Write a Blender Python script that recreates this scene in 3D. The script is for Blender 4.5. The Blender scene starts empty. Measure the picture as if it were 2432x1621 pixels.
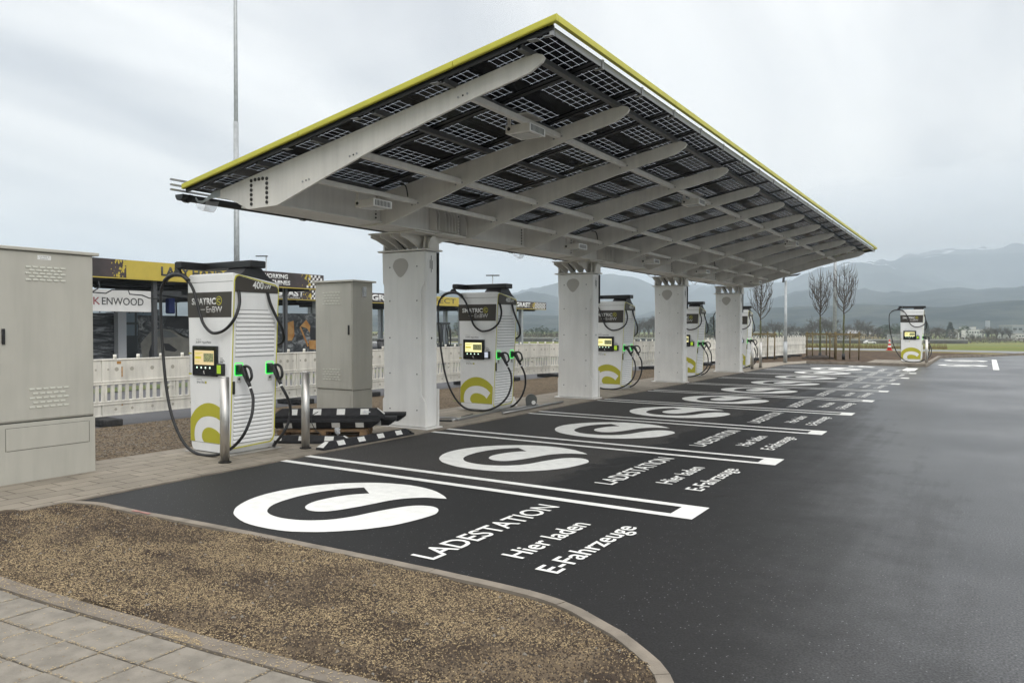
import bpy, bmesh, math, random
import numpy as np
from mathutils import Vector, Matrix, noise as mnoise
SC = bpy.context.scene
COL = SC.collection
# ------------------------------------------------------------------ camera
cam_d = bpy.data.cameras.new('camera')
cam = bpy.data.objects.new('camera', cam_d)
COL.objects.link(cam)
cam_d.sensor_width = 36.0
cam_d.lens = 36.0 * 1790.085 / 2432.0
cam_d.clip_start = 0.05
cam_d.clip_end = 60000
Rv = Vector((0.84611218, 0.53300115, 0.00198937))
Uv = Vector((-0.01214972, 0.01555539, 0.99980519))
Fv = Vector((-0.53286637, 0.84597152, -0.01963742))
CP = Vector((0, 0, 1.6))
m = Matrix((Rv, Uv, -Fv)).transposed().to_4x4()
m.translation = CP
cam.matrix_world = m
SC.camera = cam
SC.render.resolution_x = 1024
SC.render.resolution_y = 682
SC.view_settings.view_transform = 'Standard'
SC.view_settings.look = 'None'
SC.view_settings.exposure = 0.50
SC.view_settings.gamma = 1.0
SC.render.engine = 'CYCLES'
SC.cycles.use_denoising = True
SC.cycles.max_bounces = 8
SC.cycles.transparent_max_bounces = 12
SC.cycles.volume_bounces = 1
# ------------------------------------------------------------------ world (overcast sky)
SUN_EL, SUN_AZ = 35.0, 118.0      # degrees, azimuth clockwise from +Y (towards the road side)
world = bpy.data.worlds.new('World')
SC.world = world
world.use_nodes = True
nt = world.node_tree
nt.nodes.clear()
N = nt.nodes.new
L = nt.links.new
out = N('ShaderNodeOutputWorld'); bg = N('ShaderNodeBackground')
sky = N('ShaderNodeTexSky'); sky.sky_type = 'NISHITA'; sky.sun_disc = False
sky.sun_elevation = math.radians(SUN_EL); sky.sun_rotation = math.radians(SUN_AZ)
sky.air_density = 1.0; sky.dust_density = 2.0
skm = N('ShaderNodeVectorMath'); skm.operation = 'SCALE'; skm.inputs['Scale'].default_value = 0.08
L(sky.outputs[0], skm.inputs[0])
tc = N('ShaderNodeTexCoord'); sep = N('ShaderNodeSeparateXYZ'); L(tc.outputs['Generated'], sep.inputs[0])
zc = N('ShaderNodeMath'); zc.operation = 'MAXIMUM'; zc.inputs[1].default_value = 0.0; L(sep.outputs[2], zc.inputs[0])
za = N('ShaderNodeMath'); za.operation = 'ADD'; za.inputs[1].default_value = 0.22; L(zc.outputs[0], za.inputs[0])
dx = N('ShaderNodeMath'); dx.operation = 'DIVIDE'; L(sep.outputs[0], dx.inputs[0]); L(za.outputs[0], dx.inputs[1])
dy = N('ShaderNodeMath'); dy.operation = 'DIVIDE'; L(sep.outputs[1], dy.inputs[0]); L(za.outputs[0], dy.inputs[1])
cmb = N('ShaderNodeCombineXYZ'); L(dx.outputs[0], cmb.inputs[0]); L(dy.outputs[0], cmb.inputs[1])
mp = N('ShaderNodeMapping'); mp.inputs['Rotation'].default_value = (0, 0, math.radians(35)); mp.inputs['Scale'].default_value = (1.0, 0.42, 1); L(cmb.outputs[0], mp.inputs[0])
nz = N('ShaderNodeTexNoise'); nz.inputs['Scale'].default_value = 1.55; nz.inputs['Detail'].default_value = 7; nz.inputs['Roughness'].default_value = 0.5; nz.inputs['Distortion'].default_value = 0.5; L(mp.outputs[0], nz.inputs['Vector'])
cr = N('ShaderNodeValToRGB')
cr.color_ramp.elements[0].position = 0.33; cr.color_ramp.elements[0].color = (0.52, 0.525, 0.55, 1)
cr.color_ramp.elements[1].position = 0.68; cr.color_ramp.elements[1].color = (0.97, 0.955, 0.93, 1)
L(nz.outputs[0], cr.inputs[0])
# brightening towards the zenith, warm pale band at the horizon
gr = N('ShaderNodeValToRGB')
e = gr.color_ramp.elements
e[0].position = 0.0; e[0].color = (1.14, 1.07, 1.0, 1)
e[1].position = 1.0; e[1].color = (2.9, 2.87, 2.8, 1)
a = e.new(0.13); a.color = (1.06, 1.02, 0.97, 1)
a = e.new(0.30); a.color = (0.97, 0.97, 0.97, 1)
a = e.new(0.46); a.color = (1.03, 1.03, 1.03, 1)
a = e.new(0.66); a.color = (2.0, 1.98, 1.95, 1)
L(zc.outputs[0], gr.inputs[0])
mu = N('ShaderNodeMix'); mu.data_type = 'RGBA'; mu.blend_type = 'MULTIPLY'; mu.inputs[0].default_value = 1.0
L(cr.outputs[0], mu.inputs[6]); L(gr.outputs[0], mu.inputs[7])
mx = N('ShaderNodeMix'); mx.data_type = 'RGBA'; mx.inputs[0].default_value = 0.90
L(skm.outputs[0], mx.inputs[6]); L(mu.outputs[2], mx.inputs[7])
L(mx.outputs[2], bg.inputs['Color']); bg.inputs['Strength'].default_value = 1.0
L(bg.outputs[0], out.inputs[0])
# ------------------------------------------------------------------ soft sun behind cloud
sd = bpy.data.lights.new('sun', 'SUN'); sd.energy = 0.9; sd.angle = math.radians(25); sd.color = (1.0, 0.96, 0.9)
so = bpy.data.objects.new('sun', sd); COL.objects.link(so)
el, az = math.radians(SUN_EL), math.radians(SUN_AZ)
sdir = Vector((math.sin(az) * math.cos(el), math.cos(az) * math.cos(el), math.sin(el)))
so.rotation_euler = sdir.to_track_quat('Z', 'Y').to_euler()
so.location = (20, 10, 30)
# ================================================================== helpers
def new_mat(name):
    mt = bpy.data.materials.new(name); mt.use_nodes = True
    return mt, mt.node_tree, mt.node_tree.nodes['Principled BSDF']
def mat(name, col, rough=0.5, metal=0.0, var=0.0, vscale=3.0, bump=0.0, bscale=40.0, col2=None, emit=None, es=1.0, spec=0.5, coat=0.0, rvar=0.0, detail=4.0, streak=0.0, orand=0.0):
    mt, t, b = new_mat(name)
    c = tuple(col) + (1,)
    b.inputs['Base Color'].default_value = c
    b.inputs['Roughness'].default_value = rough
    b.inputs['Metallic'].default_value = metal
    b.inputs['Specular IOR Level'].default_value = spec
    b.inputs['Coat Weight'].default_value = coat
    if emit:
        b.inputs['Emission Color'].default_value = tuple(emit) + (1,)
        b.inputs['Emission Strength'].default_value = es
    geo = t.nodes.new('ShaderNodeNewGeometry')
    if var or col2 or rvar:
        n = t.nodes.new('ShaderNodeTexNoise'); n.inputs['Scale'].default_value = vscale; n.inputs['Detail'].default_value = detail
        t.links.new(geo.outputs['Position'], n.inputs['Vector'])
        r = t.nodes.new('ShaderNodeValToRGB')
        c2 = tuple(col2) if col2 else tuple(max(0, v * (1 + var)) for v in col)
        c1 = tuple(col) if col2 else tuple(v * (1 - var) for v in col)
        r.color_ramp.elements[0].position = 0.35; r.color_ramp.elements[0].color = c1 + (1,)
        r.color_ramp.elements[1].position = 0.65; r.color_ramp.elements[1].color = c2 + (1,)
        t.links.new(n.outputs[0], r.inputs[0]); t.links.new(r.outputs[0], b.inputs['Base Color'])
        if rvar:
            mr = t.nodes.new('ShaderNodeMapRange'); mr.inputs['From Min'].default_value = 0.3; mr.inputs['From Max'].default_value = 0.7
            mr.inputs['To Min'].default_value = rough - rvar; mr.inputs['To Max'].default_value = rough + rvar
            t.links.new(n.outputs[0], mr.inputs[0]); t.links.new(mr.outputs[0], b.inputs['Roughness'])
    if streak or orand:
        lk = b.inputs['Base Color'].links; src = lk[0].from_socket if lk else None
        mp3 = t.nodes.new('ShaderNodeMapping'); mp3.inputs['Scale'].default_value = (9, 9, 0.8); t.links.new(geo.outputs['Position'], mp3.inputs[0])
        n3 = t.nodes.new('ShaderNodeTexNoise'); n3.inputs['Scale'].default_value = 1.0; n3.inputs['Detail'].default_value = 8; n3.inputs['Roughness'].default_value = 0.65; t.links.new(mp3.outputs[0], n3.inputs['Vector'])
        m3 = t.nodes.new('ShaderNodeMapRange'); m3.inputs['From Min'].default_value = 0.42; m3.inputs['From Max'].default_value = 0.66; m3.inputs['To Min'].default_value = 1.0; m3.inputs['To Max'].default_value = 1.0 - streak; t.links.new(n3.outputs[0], m3.inputs[0])
        fac = m3.outputs[0]
        if orand:
            oi = t.nodes.new('ShaderNodeObjectInfo'); m4 = t.nodes.new('ShaderNodeMapRange'); m4.inputs['To Min'].default_value = 1 - orand; m4.inputs['To Max'].default_value = 1.0; t.links.new(oi.outputs['Random'], m4.inputs[0])
            mm4 = t.nodes.new('ShaderNodeMath'); mm4.operation = 'MULTIPLY'; t.links.new(fac, mm4.inputs[0]); t.links.new(m4.outputs[0], mm4.inputs[1]); fac = mm4.outputs[0]
        mc = t.nodes.new('ShaderNodeMix'); mc.data_type = 'RGBA'; mc.blend_type = 'MULTIPLY'; mc.inputs[0].default_value = 1.0
        if src: t.links.new(src, mc.inputs[6])
        else: mc.inputs[6].default_value = c
        t.links.new(fac, mc.inputs[7]); t.links.new(mc.outputs[2], b.inputs['Base Color'])
    if bump:
        n2 = t.nodes.new('ShaderNodeTexNoise'); n2.inputs['Scale'].default_value = bscale; n2.inputs['Detail'].default_value = 3
        t.links.new(geo.outputs['Position'], n2.inputs['Vector'])
        bp = t.nodes.new('ShaderNodeBump'); bp.inputs['Strength'].default_value = bump; bp.inputs['Distance'].default_value = 0.01
        t.links.new(n2.outputs[0], bp.inputs['Height']); t.links.new(bp.outputs[0], b.inputs['Normal'])
    return mt
def obj(name, bm, mt=None, parent=None, smooth=False, loc=None):
    me = bpy.data.meshes.new(name)
    if isinstance(bm, tuple):
        me.from_pydata(bm[0], [], bm[1])
    else:
        bm.to_mesh(me); bm.free()
    if mt is not None:
        for x in (mt if isinstance(mt, (list, tuple)) else [mt]): me.materials.append(x)
    if smooth:
        for p in me.polygons: p.use_smooth = True
    o = bpy.data.objects.new(name, me); COL.objects.link(o)
    if parent: o.parent = parent
    if loc: o.location = loc
    return o
def tag(o, label=None, cat=None, group=None, kind=None):
    if label: o['label'] = label
    if cat: o['category'] = cat
    if group: o['group'] = group
    if kind: o['kind'] = kind
    return o
def empty(name, loc, label, cat, group=None, rz=0):
    o = bpy.data.objects.new(name, None); COL.objects.link(o); o.location = loc; o.rotation_euler = (0, 0, rz)
    o.empty_display_size = 0.2
    return tag(o, label, cat, group)
def copy_tree(o, parent=None, labels=True):
    c = o.copy(); COL.objects.link(c)
    if parent: c.parent = parent
    for ch in list(o.children): copy_tree(ch, c)
    return c
def place(root, loc, rz, label, group=None, scale=None):
    c = copy_tree(root); c.location = loc; c.rotation_euler = (0, 0, rz); c['label'] = label
    if group: c['group'] = group
    if scale: c.scale = scale
    return c
def box(bm, x0, x1, y0, y1, z0, z1, bev=0.0, mi=0, seg=2):
    vs = [bm.verts.new(p) for p in ((x0, y0, z0), (x1, y0, z0), (x1, y1, z0), (x0, y1, z0), (x0, y0, z1), (x1, y0, z1), (x1, y1, z1), (x0, y1, z1))]
    fs = [bm.faces.new([vs[i] for i in f]) for f in ((3, 2, 1, 0), (4, 5, 6, 7), (0, 1, 5, 4), (1, 2, 6, 5), (2, 3, 7, 6), (3, 0, 4, 7))]
    for f in fs: f.material_index = mi
    if bev > 0:
        ed = list({e for f in fs for e in f.edges})
        r = bmesh.ops.bevel(bm, geom=ed, offset=bev, segments=seg, affect='EDGES', profile=0.5)
        for f in r['faces']: f.material_index = mi; f.smooth = True
def bx(*a, **k):
    bm = bmesh.new(); box(bm, *a, **k); return bm
def prism(bm, pts, axis, a0, a1, mi=0, bev=0.0, seg=2):
    """pts: 2-D outline; axis 'x' (pts are y,z), 'y' (pts are x,z), 'z' (pts are x,y)."""
    def P(p, a):
        return (a, p[0], p[1]) if axis == 'x' else ((p[0], a, p[1]) if axis == 'y' else (p[0], p[1], a))
    A = [bm.verts.new(P(p, a0)) for p in pts]; B = [bm.verts.new(P(p, a1)) for p in pts]
    n = len(pts); fs = [bm.faces.new(A), bm.faces.new(B[::-1])]
    for i in range(n): fs.append(bm.faces.new((A[i], B[i], B[(i + 1) % n], A[(i + 1) % n])))
    for f in fs: f.material_index = mi
    bmesh.ops.recalc_face_normals(bm, faces=fs)
    if bev:
        ed = list(set(fs[0].edges) | set(fs[1].edges))
        r = bmesh.ops.bevel(bm, geom=ed, offset=bev, segments=seg, affect='EDGES')
        for f in r['faces']: f.material_index = mi; f.smooth = True
def pr(*a, **k):
    bm = bmesh.new(); prism(bm, *a, **k); return bm
def smooth_path(pts, n=4):
    pts = [Vector(p) for p in pts]; o = []
    for i in range(len(pts) - 1):
        p0 = pts[max(i - 1, 0)]; p1 = pts[i]; p2 = pts[i + 1]; p3 = pts[min(i + 2, len(pts) - 1)]
        for k in range(n):
            t = k / n
            o.append(0.5 * ((2 * p1) + (-p0 + p2) * t + (2 * p0 - 5 * p1 + 4 * p2 - p3) * t * t + (-p0 + 3 * p1 - 3 * p2 + p3) * t ** 3))
    o.append(pts[-1]); return o
def tube(bm, pts, r, seg=10, mi=0, r2=None, cap=True):
    pts = [Vector(p) for p in pts]; n = len(pts); rings = []
    up = Vector((0, 0, 1)); nrm = None
    for i, p in enumerate(pts):
        d = (pts[min(i + 1, n - 1)] - pts[max(i - 1, 0)])
        if d.length < 1e-9: d = Vector((0, 0, 1))
        d.normalize()
        if nrm is None:
            nrm = d.cross(up)
            if nrm.length < 1e-3: nrm = d.cross(Vector((1, 0, 0)))
        nrm = (nrm - d * nrm.dot(d)); nrm.normalize(); bn = d.cross(nrm)
        rr = r if r2 is None else r + (r2 - r) * i / (n - 1)
        if callable(r): rr = r(i / (n - 1))
        rings.append([bm.verts.new(p + (nrm * math.cos(6.28318 * k / seg) + bn * math.sin(6.28318 * k / seg)) * rr) for k in range(seg)])
    for i in range(n - 1):
        for k in range(seg):
            f = bm.faces.new((rings[i][k], rings[i][(k + 1) % seg], rings[i + 1][(k + 1) % seg], rings[i + 1][k])); f.smooth = True; f.material_index = mi
    if cap:
        for rg in (rings[0][::-1], rings[-1]):
            f = bm.faces.new(rg); f.material_index = mi
def tb(*a, **k):
    bm = bmesh.new(); tube(bm, *a, **k); return bm
def cyl(bm, c, r, z0, z1, seg=24, mi=0, axis='z', r2=None):
    r2 = r if r2 is None else r2
    def P(a, rr, h):
        u, v = rr * math.cos(a), rr * math.sin(a)
        return {'z': (c[0] + u, c[1] + v, h), 'x': (h, c[0] + u, c[1] + v), 'y': (c[0] + u, h, c[1] + v)}[axis]
    A = [bm.verts.new(P(6.28318 * k / seg, r, z0)) for k in range(seg)]; B = [bm.verts.new(P(6.28318 * k / seg, r2, z1)) for k in range(seg)]
    fs = [bm.faces.new(A[::-1]), bm.faces.new(B)]
    for k in range(seg):
        f = bm.faces.new((A[k], A[(k + 1) % seg], B[(k + 1) % seg], B[k])); f.smooth = True; fs.append(f)
    for f in fs: f.material_index = mi
    bmesh.ops.recalc_face_normals(bm, faces=fs)
_tc = {}
def text_bm(s, height=None, width=None, bold=0.0, depth=0.0, spacing=1.0, x0=0.0, z0=0.0):
    """bmesh of a text in the XY plane, baseline at y=z0, left edge at x0, cap height and width given."""
    cu = bpy.data.curves.new('txt', 'FONT'); cu.body = s; cu.offset = bold; cu.space_character = spacing; cu.resolution_u = 3
    cu.extrude = 0
    o = bpy.data.objects.new('txt', cu); COL.objects.link(o)
    dg = bpy.context.evaluated_depsgraph_get(); me = bpy.data.meshes.new_from_object(o.evaluated_get(dg))
    bpy.data.objects.remove(o); bpy.data.curves.remove(cu)
    bm = bmesh.new(); bm.from_mesh(me); bpy.data.meshes.remove(me)
    xs = [v.co.x for v in bm.verts]; mn, mxx = min(xs), max(xs)
    capb = 0.70
    sy = (height / capb) if height else 1
    sx = (width / (mxx - mn)) if width else sy
    for v in bm.verts: v.co = Vector(((v.co.x - mn) * sx + x0, v.co.y * sy + z0, 0))
    return bm
def merge(dst, src, M=None, mi=None, solid=0.0):
    if solid:
        g = bmesh.ops.extrude_face_region(src, geom=src.faces[:])
        bmesh.ops.translate(src, verts=[v for v in g['geom'] if isinstance(v, bmesh.types.BMVert)], vec=(0, 0, solid))
        bmesh.ops.recalc_face_normals(src, faces=src.faces[:])
    if M is not None: bmesh.ops.transform(src, matrix=M, verts=src.verts[:])
    me = bpy.data.meshes.new('t'); 
    if mi is not None:
        for f in src.faces: f.material_index = mi
    src.to_mesh(me); src.free(); dst.from_mesh(me); bpy.data.meshes.remove(me)
def basis(xa, ya, o):
    xa, ya = Vector(xa), Vector(ya); z = xa.cross(ya)
    M = Matrix((xa, ya, z)).transposed().to_4x4(); M.translation = Vector(o); return M
def flat(bm, pts, z, mi=0):
    f = bm.faces.new([bm.verts.new((p[0], p[1], z)) for p in pts]); f.material_index = mi
    if f.normal.z < 0 or True:
        f.normal_update()
        if f.normal.z < 0: f.normal_flip()
def quadstrip(bm, A, B, mi=0):
    a = [bm.verts.new(p) for p in A]; b = [bm.verts.new(p) for p in B]
    for i in range(len(a) - 1):
        f = bm.faces.new((a[i], a[i + 1], b[i + 1], b[i])); f.material_index = mi
def ray(px, py): return Fv * 1790.085 + Rv * (px - 1216) - Uv * (py - 810.5)
def az_of(px):
    d = ray(px, 775); return math.atan2(d.x, d.y)
def at_depth(px, d, z=0.0):
    """a spot on the ground seen in direction px, d metres away along the view axis."""
    v = ray(px, 775.3) / 1790.085 * d
    return Vector((v.x, v.y, z))
def gz(x, y):
    d = math.hypot(x + 3, y) 
    return 0.0 if d < 62 else -(d - 62) * 0.0185 if d < 330 else -4.96
# ------------------------------------------------------------------ materials
M = {}
M['white'] = mat('white_paint', (0.82, 0.81, 0.785), 0.42, streak=0.07, var=0.03, vscale=2.5, rvar=0.06, bump=0.03, bscale=300)
M['offwhite'] = mat('canopy_paint', (0.70, 0.675, 0.63), 0.45, streak=0.10, var=0.05, vscale=1.7, rvar=0.06)
M['cab'] = mat('cabinet_paint', (0.46, 0.445, 0.392), 0.5, streak=0.08, var=0.035, vscale=2.2, bump=0.06, bscale=500)
M['vent'] = mat('vent_ridge_pale', (0.60, 0.60, 0.53), 0.5)  # paler than the cabinet so the ridges stand out
M['cabdark'] = mat('cabinet_gap', (0.06, 0.06, 0.05), 0.7)
M['chg'] = mat('charger_shell', (0.84, 0.84, 0.83), 0.33, streak=0.03, var=0.02, vscale=2, rvar=0.05)
M['lime'] = mat('lime_foil', (0.47, 0.44, 0.035), 0.4, var=0.03)
M['limetrim'] = mat('lime_trim', (0.56, 0.53, 0.06), 0.45, var=0.06, vscale=4)
M['brown'] = mat('brown_foil', (0.048, 0.040, 0.031), 0.38, var=0.05)
M['black'] = mat('black_plastic', (0.014, 0.014, 0.015), 0.38, bump=0.05, bscale=400)
M['gloss'] = mat('black_glass', (0.008, 0.008, 0.01), 0.12)
M['rubber'] = mat('black_cable', (0.012, 0.012, 0.013), 0.45, bump=0.05, bscale=200)
M['stoprub'] = mat('recycled_rubber', (0.018, 0.018, 0.02), 0.75, var=0.3, vscale=20, bump=0.3, bscale=120)
M['stopwhite'] = mat('stop_reflector', (0.72, 0.72, 0.69), 0.5, var=0.06, vscale=30)
M['steel'] = mat('brushed_steel', (0.62, 0.60, 0.57), 0.42, 0.95, var=0.06, vscale=5, rvar=0.06)
M['galv'] = mat('galvanised_steel', (0.40, 0.42, 0.43), 0.5, 0.5, var=0.14, vscale=6, rvar=0.1)
M['alu'] = mat('aluminium', (0.34, 0.34, 0.34), 0.38, 0.7, var=0.05)
M['purl'] = mat('purlin_metal', (0.15, 0.15, 0.15), 0.42, 0.5, var=0.08)
M['dark'] = mat('dark_grey_metal', (0.03, 0.033, 0.035), 0.5, 0.2)
M['bolt'] = mat('bolt', (0.035, 0.033, 0.03), 0.5, 0.5)
M['paint'] = mat('road_marking_white', (0.80, 0.80, 0.765), 0.55, var=0.07, vscale=9, bump=0.25, bscale=90, detail=8)
M['wtext'] = mat('white_lettering', (0.75, 0.75, 0.73), 0.5)
M['gtext'] = mat('grey_lettering', (0.50, 0.49, 0.47), 0.5)
M['dtext'] = mat('dark_lettering', (0.05, 0.05, 0.05), 0.5)
M['green'] = mat('green_light', (0.02, 0.5, 0.05), 0.4, emit=(0.04, 0.85, 0.08), es=1.0)
M['greendk'] = mat('green_lit_socket', (0.0, 0.03, 0.008), 0.4, emit=(0.0, 0.05, 0.012), es=1.0)
M['dot'] = mat('button_light', (0.5, 0.6, 0.5), 0.4, emit=(0.62, 0.9, 0.68), es=1.0)
M['scr'] = mat('screen_pale_yellow', (0.05, 0.05, 0.04), 0.2, emit=(0.80, 0.74, 0.36), es=1.0)
M['scr1'] = mat('screen_warm', (0.05, 0.05, 0.04), 0.2, emit=(0.62, 0.48, 0.25), es=0.9)
M['scry'] = mat('screen_mustard', (0.05, 0.05, 0.01), 0.2, emit=(0.48, 0.40, 0.05), es=0.9)
M['scrp'] = mat('screen_picture', (0.05, 0.05, 0.05), 0.2, col2=(0.3, 0.3, 0.15), vscale=60, emit=(0.10, 0.11, 0.05), es=0.8)
M['rdg'] = mat('reader_green', (0.02, 0.03, 0.01), 0.2, emit=(0.30, 0.46, 0.02), es=0.8)
M['rdw'] = mat('reader_white', (0.04, 0.04, 0.05), 0.2, emit=(0.50, 0.54, 0.62), es=0.8)
M['concrete'] = mat('concrete', (0.34, 0.325, 0.295), 0.85, var=0.12, vscale=7, bump=0.3, bscale=60)
M['kerb'] = mat('kerb_concrete', (0.215, 0.185, 0.148), 0.85, var=0.2, vscale=5, bump=0.3, bscale=90)
M['barrier'] = mat('barrier_plastic', (0.84, 0.815, 0.74), 0.5, streak=0.20, orand=0.14, var=0.09, vscale=2.6, rvar=0.08)
M['foot'] = mat('barrier_foot_rubber', (0.03, 0.03, 0.031), 0.8, var=0.4, vscale=12, bump=0.3)
M['rust'] = mat('rust_stain', (0.42, 0.22, 0.07), 0.7, var=0.3, vscale=30)
M['wood'] = mat('pallet_wood', (0.20, 0.125, 0.065), 0.8, var=0.3, vscale=9, bump=0.3, bscale=50)
M['stake'] = mat('stake_wood', (0.15, 0.115, 0.055), 0.8, var=0.25, vscale=9)
M['bark'] = mat('young_bark', (0.10, 0.105, 0.05), 0.85, var=0.3, vscale=14)
M['twig'] = mat('twig_bark', (0.085, 0.07, 0.055), 0.85)
M['soilm'] = mat('mulch', (0.035, 0.025, 0.018), 0.95, var=0.4, vscale=15, bump=0.6, bscale=40)
M['conered'] = mat('cone_red', (0.62, 0.05, 0.03), 0.5)
M['cyan'] = mat('film', (0.75, 0.77, 0.78), 0.2)
M['red'] = mat('red_mark', (0.42, 0.16, 0.14), 0.8, col2=(0.24, 0.20, 0.17), vscale=45)
# ================================================================== ground and setting
def asphalt_mat():
    mt, t, b = new_mat('asphalt')
    n = t.nodes.new; l = t.links.new
    g = n('ShaderNodeNewGeometry'); s = n('ShaderNodeSeparateXYZ'); l(g.outputs['Position'], s.inputs[0])
    # dry zone under the canopy, ragged edge
    nn = n('ShaderNodeTexNoise'); nn.inputs['Scale'].default_value = 2.2; nn.inputs['Detail'].default_value = 9; nn.inputs['Roughness'].default_value = 0.68; l(g.outputs['Position'], nn.inputs['Vector'])
    def mth(op, a, bb, clamp=False):
        q = n('ShaderNodeMath'); q.operation = op; q.use_clamp = clamp
        for i, v in enumerate((a, bb)):
            if v is None: continue
            if isinstance(v, (int, float)): q.inputs[i].default_value = v
            else: l(v, q.inputs[i])
        return q.outputs[0]
    wob = mth('MULTIPLY', mth('SUBTRACT', nn.outputs[0], 0.5), 1.3)
    ex = mth('ADD', s.outputs[0], wob)
    a1 = mth('MULTIPLY', mth('SUBTRACT', -3.72, ex), 7.0, True)
    ey = mth('ADD', s.outputs[1], wob)
    a2 = mth('MULTIPLY', mth('SUBTRACT', ey, 6.15), 4.0, True)
    a3 = mth('MULTIPLY', mth('SUBTRACT', 28.3, ey), 3.0, True)
    dry = mth('MULTIPLY', mth('MULTIPLY', a1, a2), a3)
    # large tone patches, tyre drawn streaks, fine aggregate
    big = n('ShaderNodeTexNoise'); big.inputs['Scale'].default_value = 0.35; big.inputs['Detail'].default_value = 6; l(g.outputs['Position'], big.inputs['Vector'])
    mpn = n('ShaderNodeMapping'); mpn.inputs['Scale'].default_value = (2.6, 0.22, 1); mpn.inputs['Rotation'].default_value = (0, 0, math.radians(3)); l(g.outputs['Position'], mpn.inputs[0])
    st = n('ShaderNodeTexNoise'); st.inputs['Scale'].default_value = 1.0; st.inputs['Detail'].default_value = 7; st.inputs['Roughness'].default_value = 0.6; l(mpn.outputs[0], st.inputs['Vector'])
    fine = n('ShaderNodeTexNoise'); fine.inputs['Scale'].default_value = 85; fine.inputs['Detail'].default_value = 2; l(g.outputs['Position'], fine.inputs['Vector'])
    vor = n('ShaderNodeTexVoronoi'); vor.inputs['Scale'].default_value = 42; l(g.outputs['Position'], vor.inputs['Vector'])
    spk = mth('MULTIPLY', mth('SUBTRACT', 0.20, vor.outputs['Distance']), 9.0, True)
    rsel = n('ShaderNodeSeparateColor'); l(vor.outputs['Color'], rsel.inputs[0])
    spk = mth('MULTIPLY', spk, mth('GREATER_THAN', rsel.outputs[0], 0.74))
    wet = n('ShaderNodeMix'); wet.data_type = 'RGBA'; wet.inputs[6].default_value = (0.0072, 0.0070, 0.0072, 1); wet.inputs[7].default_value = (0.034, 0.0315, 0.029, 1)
    sheen_tone = mth('MULTIPLY', mth('MULTIPLY', mth('ADD', mth('ADD', s.outputs[0], mth('MULTIPLY', s.outputs[1], 0.12)), mth('ADD', 0.7, wob)), 0.34, True), mth('MULTIPLY', mth('SUBTRACT', big.outputs[0], 0.18), 2.2, True), True)  # paler to the right and far: sky sheen painted into the base colour
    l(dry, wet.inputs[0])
    w2 = n('ShaderNodeMix'); w2.data_type = 'RGBA'; l(wet.outputs[2], w2.inputs[6]); w2.inputs[7].default_value = (0.125, 0.125, 0.128, 1); l(mth('MULTIPLY', sheen_tone, 0.85), w2.inputs[0])
    tone = mth('ADD', mth('MULTIPLY', big.outputs[0], 0.9), mth('MULTIPLY', st.outputs[0], 0.7))
    tone = mth('ADD', tone, mth('MULTIPLY', mth('SUBTRACT', fine.outputs[0], 0.5), 6.5))
    tone = mth('MAXIMUM', mth('ADD', tone, 0.2), 0.15)
    mul = n('ShaderNodeMix'); mul.data_type = 'RGBA'; mul.blend_type = 'MULTIPLY'; mul.inputs[0].default_value = 1
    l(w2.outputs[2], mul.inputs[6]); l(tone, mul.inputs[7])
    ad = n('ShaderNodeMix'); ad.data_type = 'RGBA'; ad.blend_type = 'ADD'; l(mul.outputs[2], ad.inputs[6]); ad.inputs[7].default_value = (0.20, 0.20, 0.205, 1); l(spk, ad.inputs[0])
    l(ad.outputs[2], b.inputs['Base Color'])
    # roughness: damp sheen in patches, drier and matt near the bays
    far = mth('MULTIPLY', mth('ADD', s.outputs[0], mth('ADD', mth('MULTIPLY', s.outputs[1], 0.16), mth('ADD', 1.2, mth('MULTIPLY', wob, 1.5)))), 0.28, True)
    r0 = mth('SUBTRACT', 0.60, mth('MULTIPLY', far, 0.36))
    r0 = mth('SUBTRACT', r0, mth('MULTIPLY', mth('SUBTRACT', st.outputs[0], 0.42), mth('MULTIPLY', far, 0.75)))
    r0 = mth('SUBTRACT', r0, mth('MULTIPLY', mth('SUBTRACT', big.outputs[0], 0.5), mth('MULTIPLY', far, 0.35)))
    r0 = mth('ADD', r0, mth('MULTIPLY', dry, 0.2))
    r0 = mth('MAXIMUM', r0, 0.36)
    l(r0, b.inputs['Roughness'])
    b.inputs['Specular IOR Level'].default_value = 0.42
    bp = n('ShaderNodeBump'); bp.inputs['Strength'].default_value = 0.12; bp.inputs['Distance'].default_value = 0.003
    hh = mth('ADD', vor.outputs['Distance'], mth('MULTIPLY', fine.outputs[0], 0.5))
    l(hh, bp.inputs['Height']); l(bp.outputs[0], b.inputs['Normal'])
    return mt
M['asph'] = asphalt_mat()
M['asph2'] = mat('old_asphalt', (0.075, 0.075, 0.08), 0.75, var=0.25, vscale=1.5, bump=0.2, bscale=80, rvar=0.1)
M['roadfar'] = mat('pale_road', (0.19, 0.195, 0.20), 0.6, var=0.12, vscale=0.6, rvar=0.1)
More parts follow.
